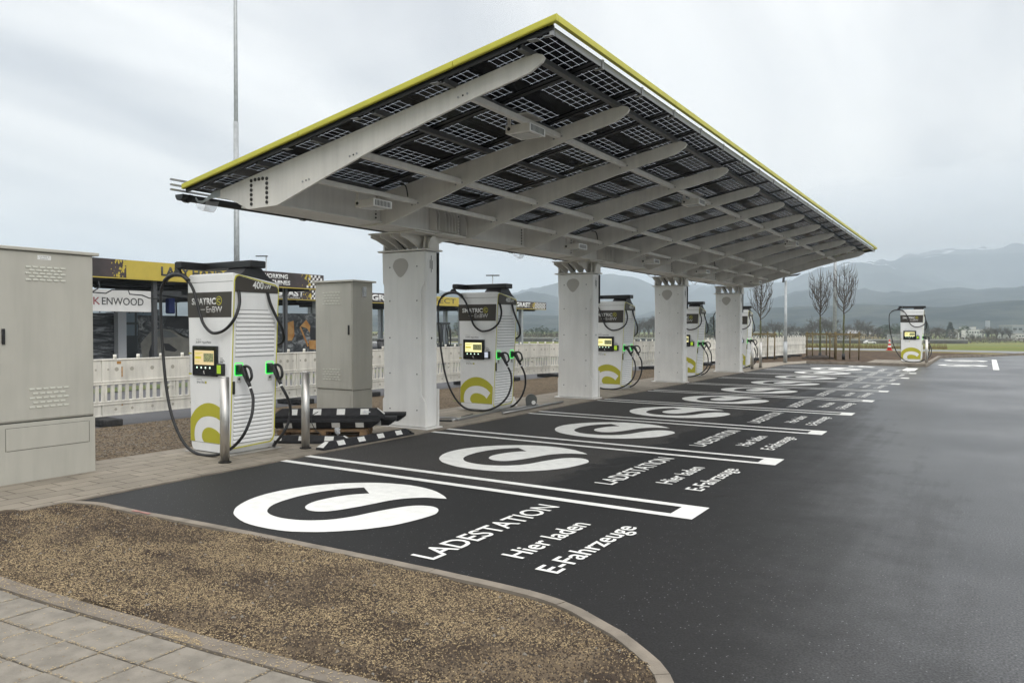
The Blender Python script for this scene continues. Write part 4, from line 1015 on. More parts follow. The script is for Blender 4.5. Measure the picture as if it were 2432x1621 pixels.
        tube(bm, smooth_path(hp, 3), 0.017, 8)
        tube(bm, [(x + 0.155, yc, zc - 0.13), (x + 0.19, yc, zc - 0.175), (x + 0.215, yc, zc - 0.215)], 0.027, 10, r2=0.019)
        pg = obj('plug', bm, M['black'], e)
        bm = bmesh.new(); tube(bm, [(x + 0.213, yc, zc - 0.212), (x + 0.224, yc, zc - 0.232)], 0.0205, 12); obj('plug_tag', bm, M['wtext'], pg)
    obj('door_handle', bx(xf(0.9) - 0.002, xf(0.9) + 0.022, 0.03, 0.058, 0.765, 0.925, 0.008), M['black'], e)
    # cables (points from the near station, local coordinates)
    O = Vector((8.18, -5.93, 0))
    c1 = [(-7.565, 6.048, 0.845), (-7.50, 6.03, 0.75), (-7.46, 6.0, 0.66), (-7.43, 5.95, 0.52), (-7.46, 5.87, 0.32), (-7.59, 5.82, 0.165), (-7.782, 5.79, 0.065), (-7.99, 5.78, 0.026), (-8.216, 5.78, 0.026), (-8.418, 5.78, 0.085), (-8.594, 5.78, 0.234), (-8.743, 5.78, 0.463), (-8.847, 5.79, 0.715), (-8.915, 5.80, 0.972), (-8.994, 5.82, 1.342), (-9.039, 5.83, 1.717), (-9.035, 5.83, 2.03), (-8.968, 5.83, 2.15), (-8.85, 5.83, 2.222), (-8.70, 5.83, 2.245), (-8.56, 5.835, 2.222), (-8.46, 5.84, 2.15), (-8.382, 5.85, 2.04), (-8.325, 5.86, 1.876), (-8.275, 5.87, 1.731), (-8.213, 5.87, 1.62), (-8.1, 5.87, 1.535), (-7.987, 5.87, 1.513), (-7.821, 5.87, 1.549), (-7.69, 5.885, 1.645), (-7.655, 5.93, 1.763), (-7.672, 5.98, 1.887), (-7.723, 6.01, 2.03)]
    obj('charging_cable', tb(smooth_path([Vector(p) + O for p in c1], 4), 0.0185, 10), M['rubber'], e)
    c2 = [(-7.565, 6.518, 0.845), (-7.53, 6.56, 0.74), (-7.54, 6.63, 0.62), (-7.56, 6.66, 0.45), (-7.60, 6.60, 0.26), (-7.70, 6.56, 0.12), (-7.86, 6.66, 0.045), (-8.02, 6.76, 0.03), (-8.2, 6.80, 0.03), (-8.42, 6.80, 0.10), (-8.60, 6.79, 0.30), (-8.66, 6.79, 0.7), (-8.66, 6.78, 1.2), (-8.64, 6.78, 1.8), (-8.60, 6.77, 2.02), (-8.52, 6.76, 2.06), (-8.43, 6.76, 2.0), (-8.35, 6.76, 1.75), (-8.25, 6.75, 1.5), (-8.05, 6.74, 1.40), (-7.85, 6.72, 1.36), (-7.70, 6.68, 1.43), (-7.655, 6.61, 1.58), (-7.665, 6.53, 1.72), (-7.70, 6.47, 1.88), (-7.722, 6.44, 2.03)]
    obj('charging_cable', tb(smooth_path([Vector(p) + O for p in c2], 4), 0.0185, 10), M['rubber'], e)
    # arm on top
    bm = bmesh.new(); box(bm, -0.545, 0.50, 0.225, 0.455, 2.325, 2.415, 0.012)
    prism(bm, [(-0.545, 0.40), (-0.545, 0.20), (-0.475, -0.155), (-0.375, -0.135), (-0.38, 0.23)], 'z', 2.318, 2.409, bev=0.01)
    obj('cable_arm', bm, M['black'], e)
    bm = pr([(0.14, 2.205), (0.14, 2.238), (0.24, 2.324), (0.46, 2.324), (0.56, 2.225), (0.69, 2.155), (0.69, 2.12)], 'x', 0.05, 0.415, bev=0.004); obj('arm_mount', bm, M['black'], e)
    hg = [(-8.95, 5.83, 2.175), (-8.88, 5.83, 2.218), (-8.80, 5.83, 2.243), (-8.70, 5.83, 2.252), (-8.60, 5.83, 2.243), (-8.53, 5.834, 2.212), (-8.47, 5.84, 2.165)]
    bm = bmesh.new(); tube(bm, smooth_path([Vector(p) + O for p in hg], 3), 0.028, 12)
    c_ = Vector((-8.66, 5.83, 0)) + O
    prism(bm, [(c_.x - 0.13, 2.225), (c_.x - 0.045, 2.32), (c_.x + 0.025, 2.32), (c_.x + 0.085, 2.235), (c_.x, 2.25)], 'y', c_.y - 0.018, c_.y + 0.018, bev=0.004)
    obj('cable_hanger', bm, M['black'], e)
    return e
M['louvgap'] = mat('louvre_shadow_gap', (0.22, 0.22, 0.22), 0.8)
CH = make_charger()
CHX, CHY = -8.18, 5.93
spots = [(CHX, CHY, 0.0, 'white charging station nearest the camera, between the two tall steel bollards'),
         (CHX, CHY + 5.824, 0.0, 'white charging station between the first and second canopy column, beside loose metal profiles'),
         (CHX, CHY + 2 * 5.824, 0.0, 'white charging station between the second and third canopy column'),
         (CHX, CHY + 3 * 5.824, 0.0, 'white charging station between the third and fourth canopy column'),
         (CHX, CHY + 4 * 5.824, 0.0, 'white charging station past the last canopy column, with two bollards'),
         (-2.72, 36.4, 0.105, 'white charging station standing alone on the far kerbed island, in the open')]
for i, (x, y, z, lb) in enumerate(spots):
    if i == 0: o = CH
    else: o = place(CH, (x, y, z), 0, lb)
    o.location = (x, y, z); o['label'] = lb
    for ch in o.children:
        if ch.name.startswith('touch_panel') and i == 0:
            for g_ in ch.children:
                if g_.name.startswith('display'):
                    g_.data = g_.data.copy(); g_.data.materials[0] = M['scr1']
        if ch.name.startswith('card_reader') and i in (1, 4):
            for g_ in ch.children: g_.data = g_.data.copy(); g_.data.materials[0] = M['rdw']
# display mesh was shared before the swap: give the copies the pale screen
for o in bpy.data.objects:
    if o.name.startswith('display') and o.parent and o.parent.parent is not CH: 
        if o.data.materials[0] is M['scr1']: o.data = o.data.copy(); o.data.materials[0] = M['scr']
# concrete bases
for i in range(5):
    bm = bmesh.new(); y = CHY + i * 5.824; box(bm, -8.62, -7.80, y - 0.06, y + 0.80, -0.02, 0.021, 0.004); tag(obj('concrete_base', bm, M['concrete']), kind='structure')
# ================================================================== bollards
def make_bollard():
    e = empty('bollard', (0, 0, 0), 'x', 'bollard', 'steel bollards in front of the chargers')
    bm = bmesh.new(); cyl(bm, (0, 0), 0.053, 0.012, 0.985, 32); cyl(bm, (0, 0), 0.053, 0.985, 1.0, 32, r2=0.040); 
    obj('post', bm, M['steel'], e)
    bm = bmesh.new(); cyl(bm, (0, 0), 0.074, 0.0, 0.011, 28); obj('foot_ring', bm, M['bolt'], e)
    return e
BO = make_bollard()
bl = [(-7.50, 5.63, 0.012, 'steel bollard in front of the nearest charging station, left one', 1.0), (-7.50, 6.86, 0.012, 'steel bollard beside the stack of black and white wheel stops', 1.0),
      (-7.52, 29.05, 0.012, 'nearer of two steel bollards at the charging station past the last column', 1.0), (-7.50, 30.2, 0.012, 'farther of two steel bollards at the charging station past the last column', 1.0), (-2.12, 35.85, 0.106, 'steel bollard beside the lone far charging station on the island', 1.0)]
for i, (x, y, z, lb, s) in enumerate(bl):
    if i == 0: BO.location = (x, y, z); BO['label'] = lb
    else: place(BO, (x, y, z), 0, lb)
# ================================================================== cabinets
def vents(bm, u0, u1, z0, z1, P, rows=5, n=6):
    for r in range(rows):
        z = z1 - (z1 - z0) * r / (rows - 1); off = 0.5 * (r % 2)
        step = (u1 - u0) / (n + 0.0)
        for k in range(n - (r % 2)):
            a_ = u0 + (k + off) * step + step * 0.12; b_ = a_ + step * 0.74
            P(bm, a_, b_, z - 0.009, z + 0.009)
cab = empty('electric_cabinet', (-8.27, 4.54, 0), 'tall beige utility cabinet cut by the left picture edge, right in front', 'cabinet', 'beige utility cabinets')
def cabpart(name, bm, mt, par=None):
    bmesh.ops.translate(bm, verts=bm.verts[:], vec=-Vector(cab.location)); return obj(name, bm, mt, par or cab)
cabpart('plinth', bx(-8.78, -8.265, 2.9, 4.545, 0.0, 0.612, 0.004), M['cab'])
bm = bx(-8.775, -8.275, 2.915, 4.53, 0.612, 0.625); cabpart('base_gap', bm, M['cabdark'])
cabpart('body', bx(-8.78, -8.272, 2.905, 4.535, 0.6255, 2.36, 0.006), M['cab'])
dr = cabpart('door', bx(-8.2715, -8.262, 3.58, 4.527, 0.64, 2.352, 0.003), M['cab'])
cabpart('door', bx(-8.2715, -8.262, 2.93, 3.574, 0.64, 2.352, 0.003), M['cab'])
cabpart('roof', bx(-8.86, -8.235, 2.84, 4.59, 2.361, 2.395, 0.006), M['cab'])
bm = bmesh.new(); f_ = lambda b_, u0, u1, z0, z1: box(b_, -8.262, -8.254, u0, u1, z0, z1, 0.002, seg=1)
vents(bm, 3.84, 4.25, 2.07, 2.20, f_); vents(bm, 3.865, 4.27, 0.765, 0.95, f_)
cabpart('vent_louvres', bm, M['vent'], dr)
cabpart('handle', bx(-8.262, -8.24, 3.62, 3.65, 1.415, 1.57, 0.006), M['black'], dr)
lb_ = cabpart('name_plate', bx(-8.262, -8.2605, 3.965, 4.098, 2.28, 2.325), M['wtext'], dr)
bm = bmesh.new(); FT2 = basis((0, 1, 0), (0, 0, 1), (0, 0, 0))
merge(bm, text_bm('+9 Feld 2', 0.012, 0.10), Matrix.Translation((-8.2603, 3.98, 2.305)) @ FT2); merge(bm, text_bm('Smatrics', 0.012, 0.075), Matrix.Translation((-8.2603, 3.99, 2.286)) @ FT2)
cabpart('plate_lettering', bm, M['dtext'], lb_)
bm = bx(-8.265, -8.261, 3.655, 4.475, 0.345, 0.565, 0.0015, seg=1)
pan = cabpart('service_panel', bm, M['cab'])
bm = bmesh.new(); 
for a_ in ((3.645, 3.655, 0.335, 0.575), (4.475, 4.485, 0.335, 0.575), (3.655, 4.475, 0.335, 0.345), (3.655, 4.475, 0.565, 0.575)): box(bm, -8.2652, -8.2645, a_[0] + .003, a_[1] - .003, a_[2] + .003, a_[3] - .003)
cabpart('panel_gap', bm, M['cabdark'], pan)
# second cabinet (faces the camera side)
c2x0, c2x1, c2y0, c2y1 = -10.33, -9.41, 9.70, 10.20
cab2 = empty('electric_cabinet', (c2x1, c2y0, 0), 'beige utility cabinet with vents and black handle behind the stacked wheel stops', 'cabinet', 'beige utility cabinets')
def cb2(name, bm, mt, par=None):
    bmesh.ops.translate(bm, verts=bm.verts[:], vec=-Vector(cab2.location)); return obj(name, bm, mt, par or cab2)
H2 = 2.415
cb2('plinth', bx(c2x0 + .01, c2x1 - .01, c2y0 + .01, c2y1, -0.02, 0.465, 0.003), M['cab']); cb2('base_gap', bx(c2x0 + .02, c2x1 - .02, c2y0 + .02, c2y1 - .02, 0.465, 0.475), M['cabdark'])
cb2('body', bx(c2x0, c2x1, c2y0, c2y1, 0.476, H2 - 0.035, 0.005), M['cab']); cb2('roof', bx(c2x0 - .05, c2x1 + .05, c2y0 - .05, c2y1 + .05, H2 - 0.034, H2, 0.005), M['cab'])
d2 = cb2('door', bx(c2x0 + .012, c2x1 - .02, c2y0 - 0.010, c2y0 - 0.0005, 0.49, H2 - 0.05, 0.003), M['cab'])
bm = bmesh.new(); f_ = lambda b_, u0, u1, z0, z1: box(b_, u0, u1, c2y0 - 0.017, c2y0 - 0.010, z0, z1, 0.002, seg=1)
vents(bm, c2x0 + 0.18, c2x0 + 0.64, 2.00, 2.20, f_); vents(bm, c2x0 + 0.18, c2x0 + 0.64, 0.65, 0.83, f_)
cb2('vent_louvres', bm, M['vent'], d2)
cb2('handle', bx(c2x1 - 0.10, c2x1 - 0.07, c2y0 - 0.03, c2y0 - 0.010, 1.45, 1.62, 0.006), M['black'], d2)
cb2('service_panel', bx(c2x0 + 0.07, c2x1 - 0.07, c2y0 + 0.004, c2y0 + 0.0098, 0.08, 0.38), M['cab'])
bm = bmesh.new(); box(bm, c2x1 + 0.0005, c2x1 + 0.05, c2y0 + 0.22, c2y0 + 0.30, 2.12, 2.30, 0.01); cb2('plug_socket', bm, M['film'] , None)
bm = bmesh.new(); cyl(bm, (c2y0 + 0.26, 2.24), 0.022, c2x1 + 0.0005, c2x1 + 0.06, 12, axis='x'); cb2('socket_ring', bm, M['galv'])
# ================================================================== wheel stops, pallet
def make_stop():
    e = empty('wheel_stop', (0, 0, 0), 'x', 'wheel stop', 'black rubber wheel stops with white reflectors')
    Lh, w, h = 0.88, 0.075, 0.10
    bm = bmesh.new()
    secs = [(-Lh, 0.035, 1.0), (-Lh + 0.13, h, 1.0), (Lh - 0.13, h, 1.0), (Lh, 0.035, 1.0)]
    R = []
    for x, hh, ww in secs:
        R.append([bm.verts.new(p) for p in ((x, -w, 0), (x, -w, 0.03), (x, -w * 0.30, hh), (x, w * 0.30, hh), (x, w, 0.03), (x, w, 0))])
    for i in range(3):
        for k in range(6): bm.faces.new((R[i][k], R[i][(k + 1) % 6], R[i + 1][(k + 1) % 6], R[i + 1][k]))
    bm.faces.new(R[0][::-1]); bm.faces.new(R[-1]); bmesh.ops.recalc_face_normals(bm, faces=bm.faces[:])
    obj('rubber_body', bm, M['stoprub'], e)
    sl = Vector((0, w - w * 0.38, h - 0.03)); nrm = Vector((0, -(h - 0.03), w * 0.62)).normalized()
    for s in (-1, 1):
        for k in range(4):
            x = -0.56 + k * 0.375
            bm = bmesh.new(); q = []
            for (xx, t) in ((x - 0.065, 0.10), (x + 0.065, 0.10), (x + 0.065, 0.92), (x - 0.065, 0.92)):
                yy = -w + (w * 0.62) * t; zz = 0.03 + (h - 0.03) * t
                q.append(Vector((xx, yy * (1 if s < 0 else -1), zz)) + Vector((0, nrm.y * (1 if s < 0 else -1), nrm.z)) * 0.002)
            f = bm.faces.new([bm.verts.new(p) for p in q]); bmesh.ops.recalc_face_normals(bm, faces=[f])
            obj('reflector', bm, M['stopwhite'], e)
    for s in (-1, 1):
        bm = bmesh.new(); x0, x1 = s * (Lh - 0.004), s * (Lh - 0.12)
        q = [(x0 + s * 0.001, -w * 0.8, 0.037), (x0 + s * 0.001, w * 0.8, 0.037), (x1, w * 0.42, 0.098), (x1, -w * 0.42, 0.098)]
        f = bm.faces.new([bm.verts.new(Vector(p) + Vector((s * 0.0015, 0, 0.002))) for p in q]); bmesh.ops.recalc_face_normals(bm, faces=[f]); obj('end_reflector', bm, M['stopwhite'], e)
    return e
WS = make_stop()
TH = math.atan2(0.60, 0.80)
def wsp(i, x, y, z, rz, lb, flip=False, sc=(1, 1, 1)):
    o = WS if i == 0 else place(WS, (x, y, z), rz, lb)
    o.location = (x, y, z); o['label'] = lb; o.scale = sc
    o.rotation_euler = (math.pi if flip else 0, 0, rz)
wsp(0, -7.21, 7.73, 0.006, math.radians(89), 'black and white wheel stop lying loose at the asphalt edge')
pxo, pyo = -8.02, 7.74
d_ = Vector((math.cos(TH), math.sin(TH), 0)); n_ = Vector((-d_.y, d_.x, 0))
def stk(i, s, t_, z, lb, flip, sx=0.88, dr_=0.0, sz=1.3):
    p = Vector((pxo, pyo, z)) + d_ * s + n_ * t_; wsp(i, p.x, p.y, p.z, TH + dr_, lb, flip, (sx, 1.25, sz))
wsp(1, -8.02, 7.08, 0.012, math.radians(30), 'black and white wheel stop on the paving between charger and pallet, behind the bollard', False, (0.95, 1, 1))
stk(2, 0.0, -0.22, 0.30, 'upside down wheel stop in the front of the pallet stack', True)
stk(3, 0.22, 0.0, 0.30, 'upside down wheel stop in the middle of the pallet stack', True)
stk(4, 0.34, 0.24, 0.33, 'upside down wheel stop at the back of the pallet stack, sticking out right', True)
stk(5, 0.06, -0.14, 0.302, 'upright wheel stop lying on top of the pallet stack', False, 0.88, 0.0, 1.35)
# pallet
pal = empty('pallet', (pxo, pyo, 0.012), 'worn wooden pallet under the stack of wheel stops', 'pallet', None, TH)
for k in range(5): obj('deck_board', bx(-0.60, 0.60, -0.38 + k * 0.17, -0.28 + k * 0.17, 0.122, 0.142), M['wood'], pal)
for x in (-0.56, 0, 0.56):
    for y in (-0.35, 0.0, 0.35): obj('block', bx(x - 0.05, x + 0.05, y - 0.05, y + 0.05, 0.022, 0.0995), M['wood'], pal)
bm = bmesh.new()
for y in (-0.35, 0, 0.35): box(bm, -0.60, 0.60, y - 0.05, y + 0.05, 0.0, 0.0215)
for x in (-0.56, 0, 0.56): box(bm, x - 0.05, x + 0.05, -0.40, 0.40, 0.100, 0.1215)
obj('runners', bm, M['wood'], pal)
bm = tb(smooth_path([(-7.86, 7.42, 0.41), (-7.93, 7.38, 0.36), (-7.93, 7.36, 0.28), (-7.86, 7.36, 0.18), (-7.78, 7.40, 0.10)], 4), 0.006, 6)
tag(obj('strapping_band', bm, M['dark']), 'thin dark strap hanging loose from the pallet stack', 'strap')
def crumple(name, c, s, lb, seed):
    rg = random.Random(seed); bm = bmesh.new(); bmesh.ops.create_icosphere(bm, subdivisions=2, radius=1)
    for v in bm.verts: v.co = Vector((v.co.x * s[0], v.co.y * s[1], v.co.z * s[2])) * rg.uniform(0.6, 1.25) + Vector(c)
    return tag(obj(name, bm, M['film']), lb, 'plastic film')
crumple('plastic_film', (-7.60, 7.53, 0.15), (0.045, 0.04, 0.05), 'scrap of clear plastic film at the pallet front', 2)
crumple('plastic_film', (-7.37, 7.86, 0.40), (0.07, 0.03, 0.018), 'scrap of clear plastic film on the stacked wheel stops', 5)
# ================================================================== loose parts near the second station
def rod(name, a, b, r, mt, lb, cat, sq=False, group=None):
    a, b = Vector(a), Vector(b)
    if sq:
        d = (b - a); ln = d.length; bm = bmesh.new(); box(bm, 0, ln, -r, r, 0, r * 1.3); o = obj(name, bm, mt); o.location = a; o.rotation_euler = (0, 0, math.atan2(d.y, d.x))
    else: o = obj(name, tb([a, b], r, 12), mt)
    return tag(o, lb, cat, group)
g_ = 'loose metal profiles on the paving'
rod('metal_profile', (-7.55, 10.25, 0.013), (-7.76, 12.05, 0.013), 0.022, M['alu'], 'long grooved aluminium profile on the paving, nearest the asphalt below the charging cable', 'metal profile', True, g_)
rod('metal_profile', (-7.62, 10.27, 0.013), (-7.84, 12.10, 0.013), 0.018, M['alu'], 'thin aluminium profile lying just behind the long grooved one', 'metal profile', True, g_)
rod('metal_profile', (-7.41, 11.45, 0.034), (-7.50, 13.9, 0.034), 0.022, M['alu'], 'round aluminium tube pointing away along the kerb past the second station', 'metal profile', False, g_)
rod('metal_profile', (-7.62, 11.75, 0.013), (-7.70, 13.2, 0.013), 0.020, M['alu'], 'square profile beside the round grey cap', 'metal profile', True, g_)
rod('metal_profile', (-8.05, 10.30, 0.013), (-7.70, 10.45, 0.013), 0.02, M['alu'], 'short light profile lying across behind the first column foot', 'metal profile', True, g_)
rod('metal_profile', (-7.95, 9.95, 0.013), (-7.56, 10.12, 0.013), 0.018, M['dark'], 'short dark profile lying right behind the first column foot', 'metal profile', True, g_)
rod('metal_profile', (-7.72, 10.62, 0.024), (-7.80, 11.05, 0.024), 0.016, M['dark'], 'short black pipe offcut near the concrete base of the second station', 'metal profile', False, g_)
crumple('plastic_film', (-7.60, 10.20, 0.03), (0.05, 0.03, 0.03), 'scrap of clear film at the end of the metal profiles', 9)
bm = bmesh.new(); pts = [(-0.10, 0.0)] + [(0.115 * math.cos(a_), 0.13 + 0.115 * math.sin(a_)) for a_ in np.linspace(math.pi * 1.05, -math.pi * 0.1, 16)] + [(0.09, 0.0)]
prism(bm, pts, 'y', -0.03, 0.03, bev=0.004); o = tag(obj('end_cap', bm, mat('cap_grey', (0.10, 0.105, 0.10), 0.45)), 'round dark grey end cap with a white hole standing on the paving', 'end cap')
o.location = (-7.70, 12.95, 0.012); o.rotation_euler = (0, 0, math.radians(35))
bm = bmesh.new(); cyl(bm, (0.045, 0.075), 0.042, -0.034, -0.0305, 18, axis='y'); obj('hole', bm, M['white'], o)
bm = bmesh.new(); prism(bm, [(-0.10, 0.0), (0.10, 0.0), (0.04, 0.19), (-0.12, 0.19)], 'y', -0.006, 0.006); o = tag(obj('cardboard_sheet', bm, M['white']), 'small white sheet leaning behind the second station', 'sheet')
o.location = (-8.02, 12.75, 0.012); o.rotation_euler = (math.radians(-14), 0, math.radians(32))
# ================================================================== barriers
def make_barrier():
    e = empty('barrier', (0, 0, 0), 'x', 'barrier', 'white plastic site barriers in one row')
    Lb = 2.0; bm = bmesh.new()
    box(bm, 0.02, Lb, -0.016, 0.016, 0.705, 1.035)                        # upper board
    box(bm, 0.0, Lb + 0.02, -0.028, 0.028, 1.0355, 1.062, 0.006)
    box(bm, 0.0, Lb + 0.02, -0.028, 0.028, 0.680, 0.7045, 0.005); box(bm, 0.0, Lb + 0.02, -0.020, 0.020, 0.665, 0.6795); box(bm, 0.0, Lb + 0.02, -0.028, 0.028, 0.640, 0.6645, 0.005)
    box(bm, 0.0, Lb + 0.02, -0.028, 0.028, 0.355, 0.380, 0.005); box(bm, 0.0, Lb + 0.02, -0.020, 0.020, 0.340, 0.3545); box(bm, 0.0, Lb + 0.02, -0.028, 0.028, 0.312, 0.3395, 0.005)
    box(bm, 0.02, Lb, -0.016, 0.016, 0.155, 0.3115); box(bm, 0.0, Lb + 0.02, -0.026, 0.026, 0.130, 0.1545, 0.005)
    xs = [0.03 + 0.122 * k for k in range(8)]
    for x in xs: 
        box(bm, x, x + 0.052, -0.020, 0.020, 0.3805, 0.6395, 0.006); box(bm, Lb - x - 0.052, Lb - x, -0.020, 0.020, 0.3805, 0.6395, 0.006)
    box(bm, 0.0, 0.02, -0.024, 0.024, 0.1550, 1.035)
    body = obj('panel', bm, M['barrier'], e)
    bm = bmesh.new(); box(bm, 1.06, 1.25, -0.017, 0.017, 0.3806, 0.49); box(bm, 1.06, 1.25, -0.022, 0.022, 0.5505, 0.58, 0.005); box(bm, 1.03, 1.06, -0.021, 0.021, 0.3806, 0.6394); box(bm, 1.25, 1.28, -0.021, 0.021, 0.3806, 0.6394)
    obj('grip', bm, M['barrier'], body)
    bm = bmesh.new()
    for x in (0.22, 0.62, 1.03, 1.44, 1.82):
        cyl(bm, (x, 0), 0.026, 1.0625, 1.130, 12)
    obj('pegs', bm, M['barrier'], body)
    bm = bmesh.new()
    for s in (-1, 1):
        for x, z, r in ((0.10, .89, .018), (0.24, .89, .034), (0.50, .89, .034), (0.86, .89, .034), (1.24, .89, .034), (1.60, .89, .034), (1.78, .89, .034), (1.92, .89, .018), (0.22, .235, .024), (0.50, .235, .024), (0.86, .235, .024), (1.24, .235, .024), (1.60, .235, .024), (1.82, .235, .024)):
            A = [bm.verts.new((x + r * math.cos(6.283 * k / 14), s * 0.0175, z + r * math.sin(6.283 * k / 14))) for k in range(14)]
            B = [bm.verts.new((x + r * 0.72 * math.cos(6.283 * k / 14), s * 0.0168, z + r * 0.72 * math.sin(6.283 * k / 14) + 0.002)) for k in range(14)]
            bm.faces.new(B)
            for k in range(14): bm.faces.new((A[k], A[(k + 1) % 14], B[(k + 1) % 14], B[k]))
    bmesh.ops.recalc_face_normals(bm, faces=bm.faces[:])
    obj('dimples', bm, M['dimple'], body)
    return e
M['dimple'] = mat('barrier_dimple', (0.42, 0.40, 0.34), 0.6)
def make_foot():
    e = empty('ballast_block', (0, 0, 0), 'x', 'ballast block', 'black rubber blocks under the site barriers')
    bm = bmesh.new(); box(bm, -0.40, 0.40, -0.14, 0.14, 0.0, 0.115, 0.02); obj('block', bm, M['foot'], e)
    bm = bmesh.new()
    for k in range(7): box(bm, -0.36 + k * 0.11, -0.33 + k * 0.11, -0.146, 0.146, 0.015, 0.10, 0.004, seg=1)
    obj('ribs', bm, M['foot'], e)
    return e
BR = make_barrier(); FO = make_foot()
line = [(-12.1, 0.69), (-12.06, 20.9), (-11.0, 26.0), (-9.85, 32.0), (-8.55, 46.3)]
def walk(line, step):
    P = [Vector(p + (0,)) for p in line]; o = []; i = 0; pos = P[0].copy(); o.append(pos.copy())
    while i < len(P) - 1:
        d = P[i + 1] - pos
        if d.length < step: i += 1; continue
        pos = pos + d.normalized() * step; o.append(pos.copy())
    return o
W_ = walk(line, 2.022)
wh = ['hidden mostly behind the big left cabinet', 'with rust stain, between big left cabinet and nearest station', 'behind the nearest station', 'left behind the second beige cabinet', 'behind the first canopy column', 'behind the left side of the second station', 'behind the right side of the second station', 'between second station and second column',
      'behind the second canopy column', 'behind the third station', 'just right of the third station', 'behind the third canopy column', 'behind the fourth station', 'just left of the last canopy column', 'behind the last canopy column', 'behind the fifth station', 'just right of the fifth station', 'third from the far end', 'second from the far end', 'last at the far end']
first = True; rng = random.Random(4); cnt = 0
for i in range(len(W_) - 1):
    a_, b_ = W_[i], W_[i + 1]
    if a_.y < 4: continue
    ang_ = math.atan2(b_.y - a_.y, b_.x - a_.x)
    s_ = wh[cnt] if cnt < len(wh) else 'in the row, number %d' % cnt
    lb = 'white slatted plastic barrier ' + s_
    if first: BR.location = (a_.x, a_.y, 0); BR.rotation_euler = (0, 0, ang_); BR['label'] = lb; o = BR
    else: o = place(BR, (a_.x, a_.y, 0), ang_ + rng.uniform(-.004, .004), lb)
    lf = 'black rubber block under the barrier ' + s_
    fa = ang_ + math.pi / 2 + rng.uniform(-.06, .06)
    if first: FO.location = (a_.x, a_.y, 0.0); FO.rotation_euler = (0, 0, fa); FO['label'] = lf
    else: place(FO, (a_.x + rng.uniform(-.03, .03), a_.y, 0.0), fa, lf)
    if cnt == 1:
        for dx_, z0, z1, w_ in ((0.33, 0.76, 0.93, 0.010), (0.28, 0.975, 1.02, 0.035), (0.33, 0.29, 0.31, 0.012)):
            obj('rust_stain', bx(dx_ - w_, dx_ + w_, -0.0185, -0.0165, z0, z1), M['rust'], o)
    first = False; cnt += 1
# ================================================================== car wash buildings
M['signbrown'] = mat('sign_brown', (0.042, 0.034, 0.033), 0.5, col2=(0.075, 0.055, 0.055), vscale=1.6, detail=10)
M['signyel'] = mat('sign_yellow', (0.52, 0.40, 0.065), 0.5, var=0.04)
M['roofdark'] = mat('roof_underside', (0.030, 0.031, 0.033), 0.6, var=0.2)
M['postdk'] = mat('post_dark_grey', (0.07, 0.072, 0.075), 0.5)
M['postlt'] = mat('post_light_grey', (0.42, 0.43, 0.45), 0.5)
M['skypanel'] = mat('banner_white', (0.68, 0.67, 0.65), 0.6, var=0.03)
def photo_mat(name, c1, c2, c3, sc, st=(1, 1, 1)):
    mt, t, b = new_mat(name); n = t.nodes.new; l = t.links.new
    g = n('ShaderNodeNewGeometry'); mp_ = n('ShaderNodeMapping'); mp_.inputs['Scale'].default_value = st; l(g.outputs['Position'], mp_.inputs[0])
    a = n('ShaderNodeTexNoise'); a.inputs['Scale'].default_value = sc; a.inputs['Detail'].default_value = 9; a.inputs['Roughness'].default_value = 0.7; a.inputs['Distortion'].default_value = 1.2; l(mp_.outputs[0], a.inputs[0])
    r = n('ShaderNodeValToRGB'); e = r.color_ramp.elements; e[0].position = 0.38; e[0].color = c1 + (1,); e[1].position = 0.66; e[1].color = c3 + (1,); x = e.new(0.52); x.color = c2 + (1,)
    l(a.outputs[0], r.inputs[0]); l(r.outputs[0], b.inputs['Base Color']); b.inputs['Roughness'].default_value = 0.45; return mt
M['ph1'] = photo_mat('poster_rocks', (0.008, 0.009, 0.01), (0.05, 0.055, 0.058), (0.26, 0.27, 0.27), 2.4, (1, 1, 1.6))
M['ph2'] = photo_mat('poster_engine', (0.006, 0.007, 0.008), (0.06, 0.065, 0.07), (0.30, 0.31, 0.32), 2.0, (1, 0.6, 4))
FX = -24.4
cw = empty('car_wash', (FX, 15, 0), 'open car wash building with brown and yellow sign band behind the barriers at left', 'building')
def cwp(name, bm, mt, par=None, base=cw):
    bmesh.ops.translate(bm, verts=bm.verts[:], vec=-Vector(base.location)); return obj(name, bm, mt, par or base)
cwp('roof', bx(-33.4, FX - 0.02, 4.0, 23.32, 3.30, 3.62), M['roofdark'])
for k in range(6): cwp('roof_beam', bx(-33.2, FX - 0.2, 6 + k * 3.3, 6.25 + k * 3.3, 3.10, 3.298), M['roofdark'])
fas = cwp('sign_band', bx(FX - 0.015, FX + 0.05, 4.0, 23.33, 3.20, 3.80), M['signbrown'])
cwp('band_edge', bx(FX - 0.015, FX + 0.055, 4.0, 23.33, 3.165, 3.198), M['signyel'], fas)
cwp('yellow_panel', bx(FX + 0.051, FX + 0.058, 14.47, 18.75, 3.2, 3.8), M['signyel'], fas)
FTW = basis((0, 1, 0), (0, 0, 1), (0, 0, 0))
def sign(t_, y0, w, h, z, x, mt, par, base, bold=0.03):
    bm = bmesh.new(); merge(bm, text_bm(t_, h, w, bold=bold), Matrix.Translation((x, y0, z)) @ FTW, solid=0.008)
    cwp('sign_lettering', bm, mt, par, base)
sign('LAZY HANDS', 15.72, 2.75, 0.30, 3.36, FX + 0.059, M['dtext'], fas, cw)
sign('WORKING', 20.05, 1.30, 0.17, 3.535, FX + 0.051, M['wtext'], fas, cw)
sign('MACHINES', 20.05, 1.42, 0.17, 3.285, FX + 0.051, M['wtext'], fas, cw)
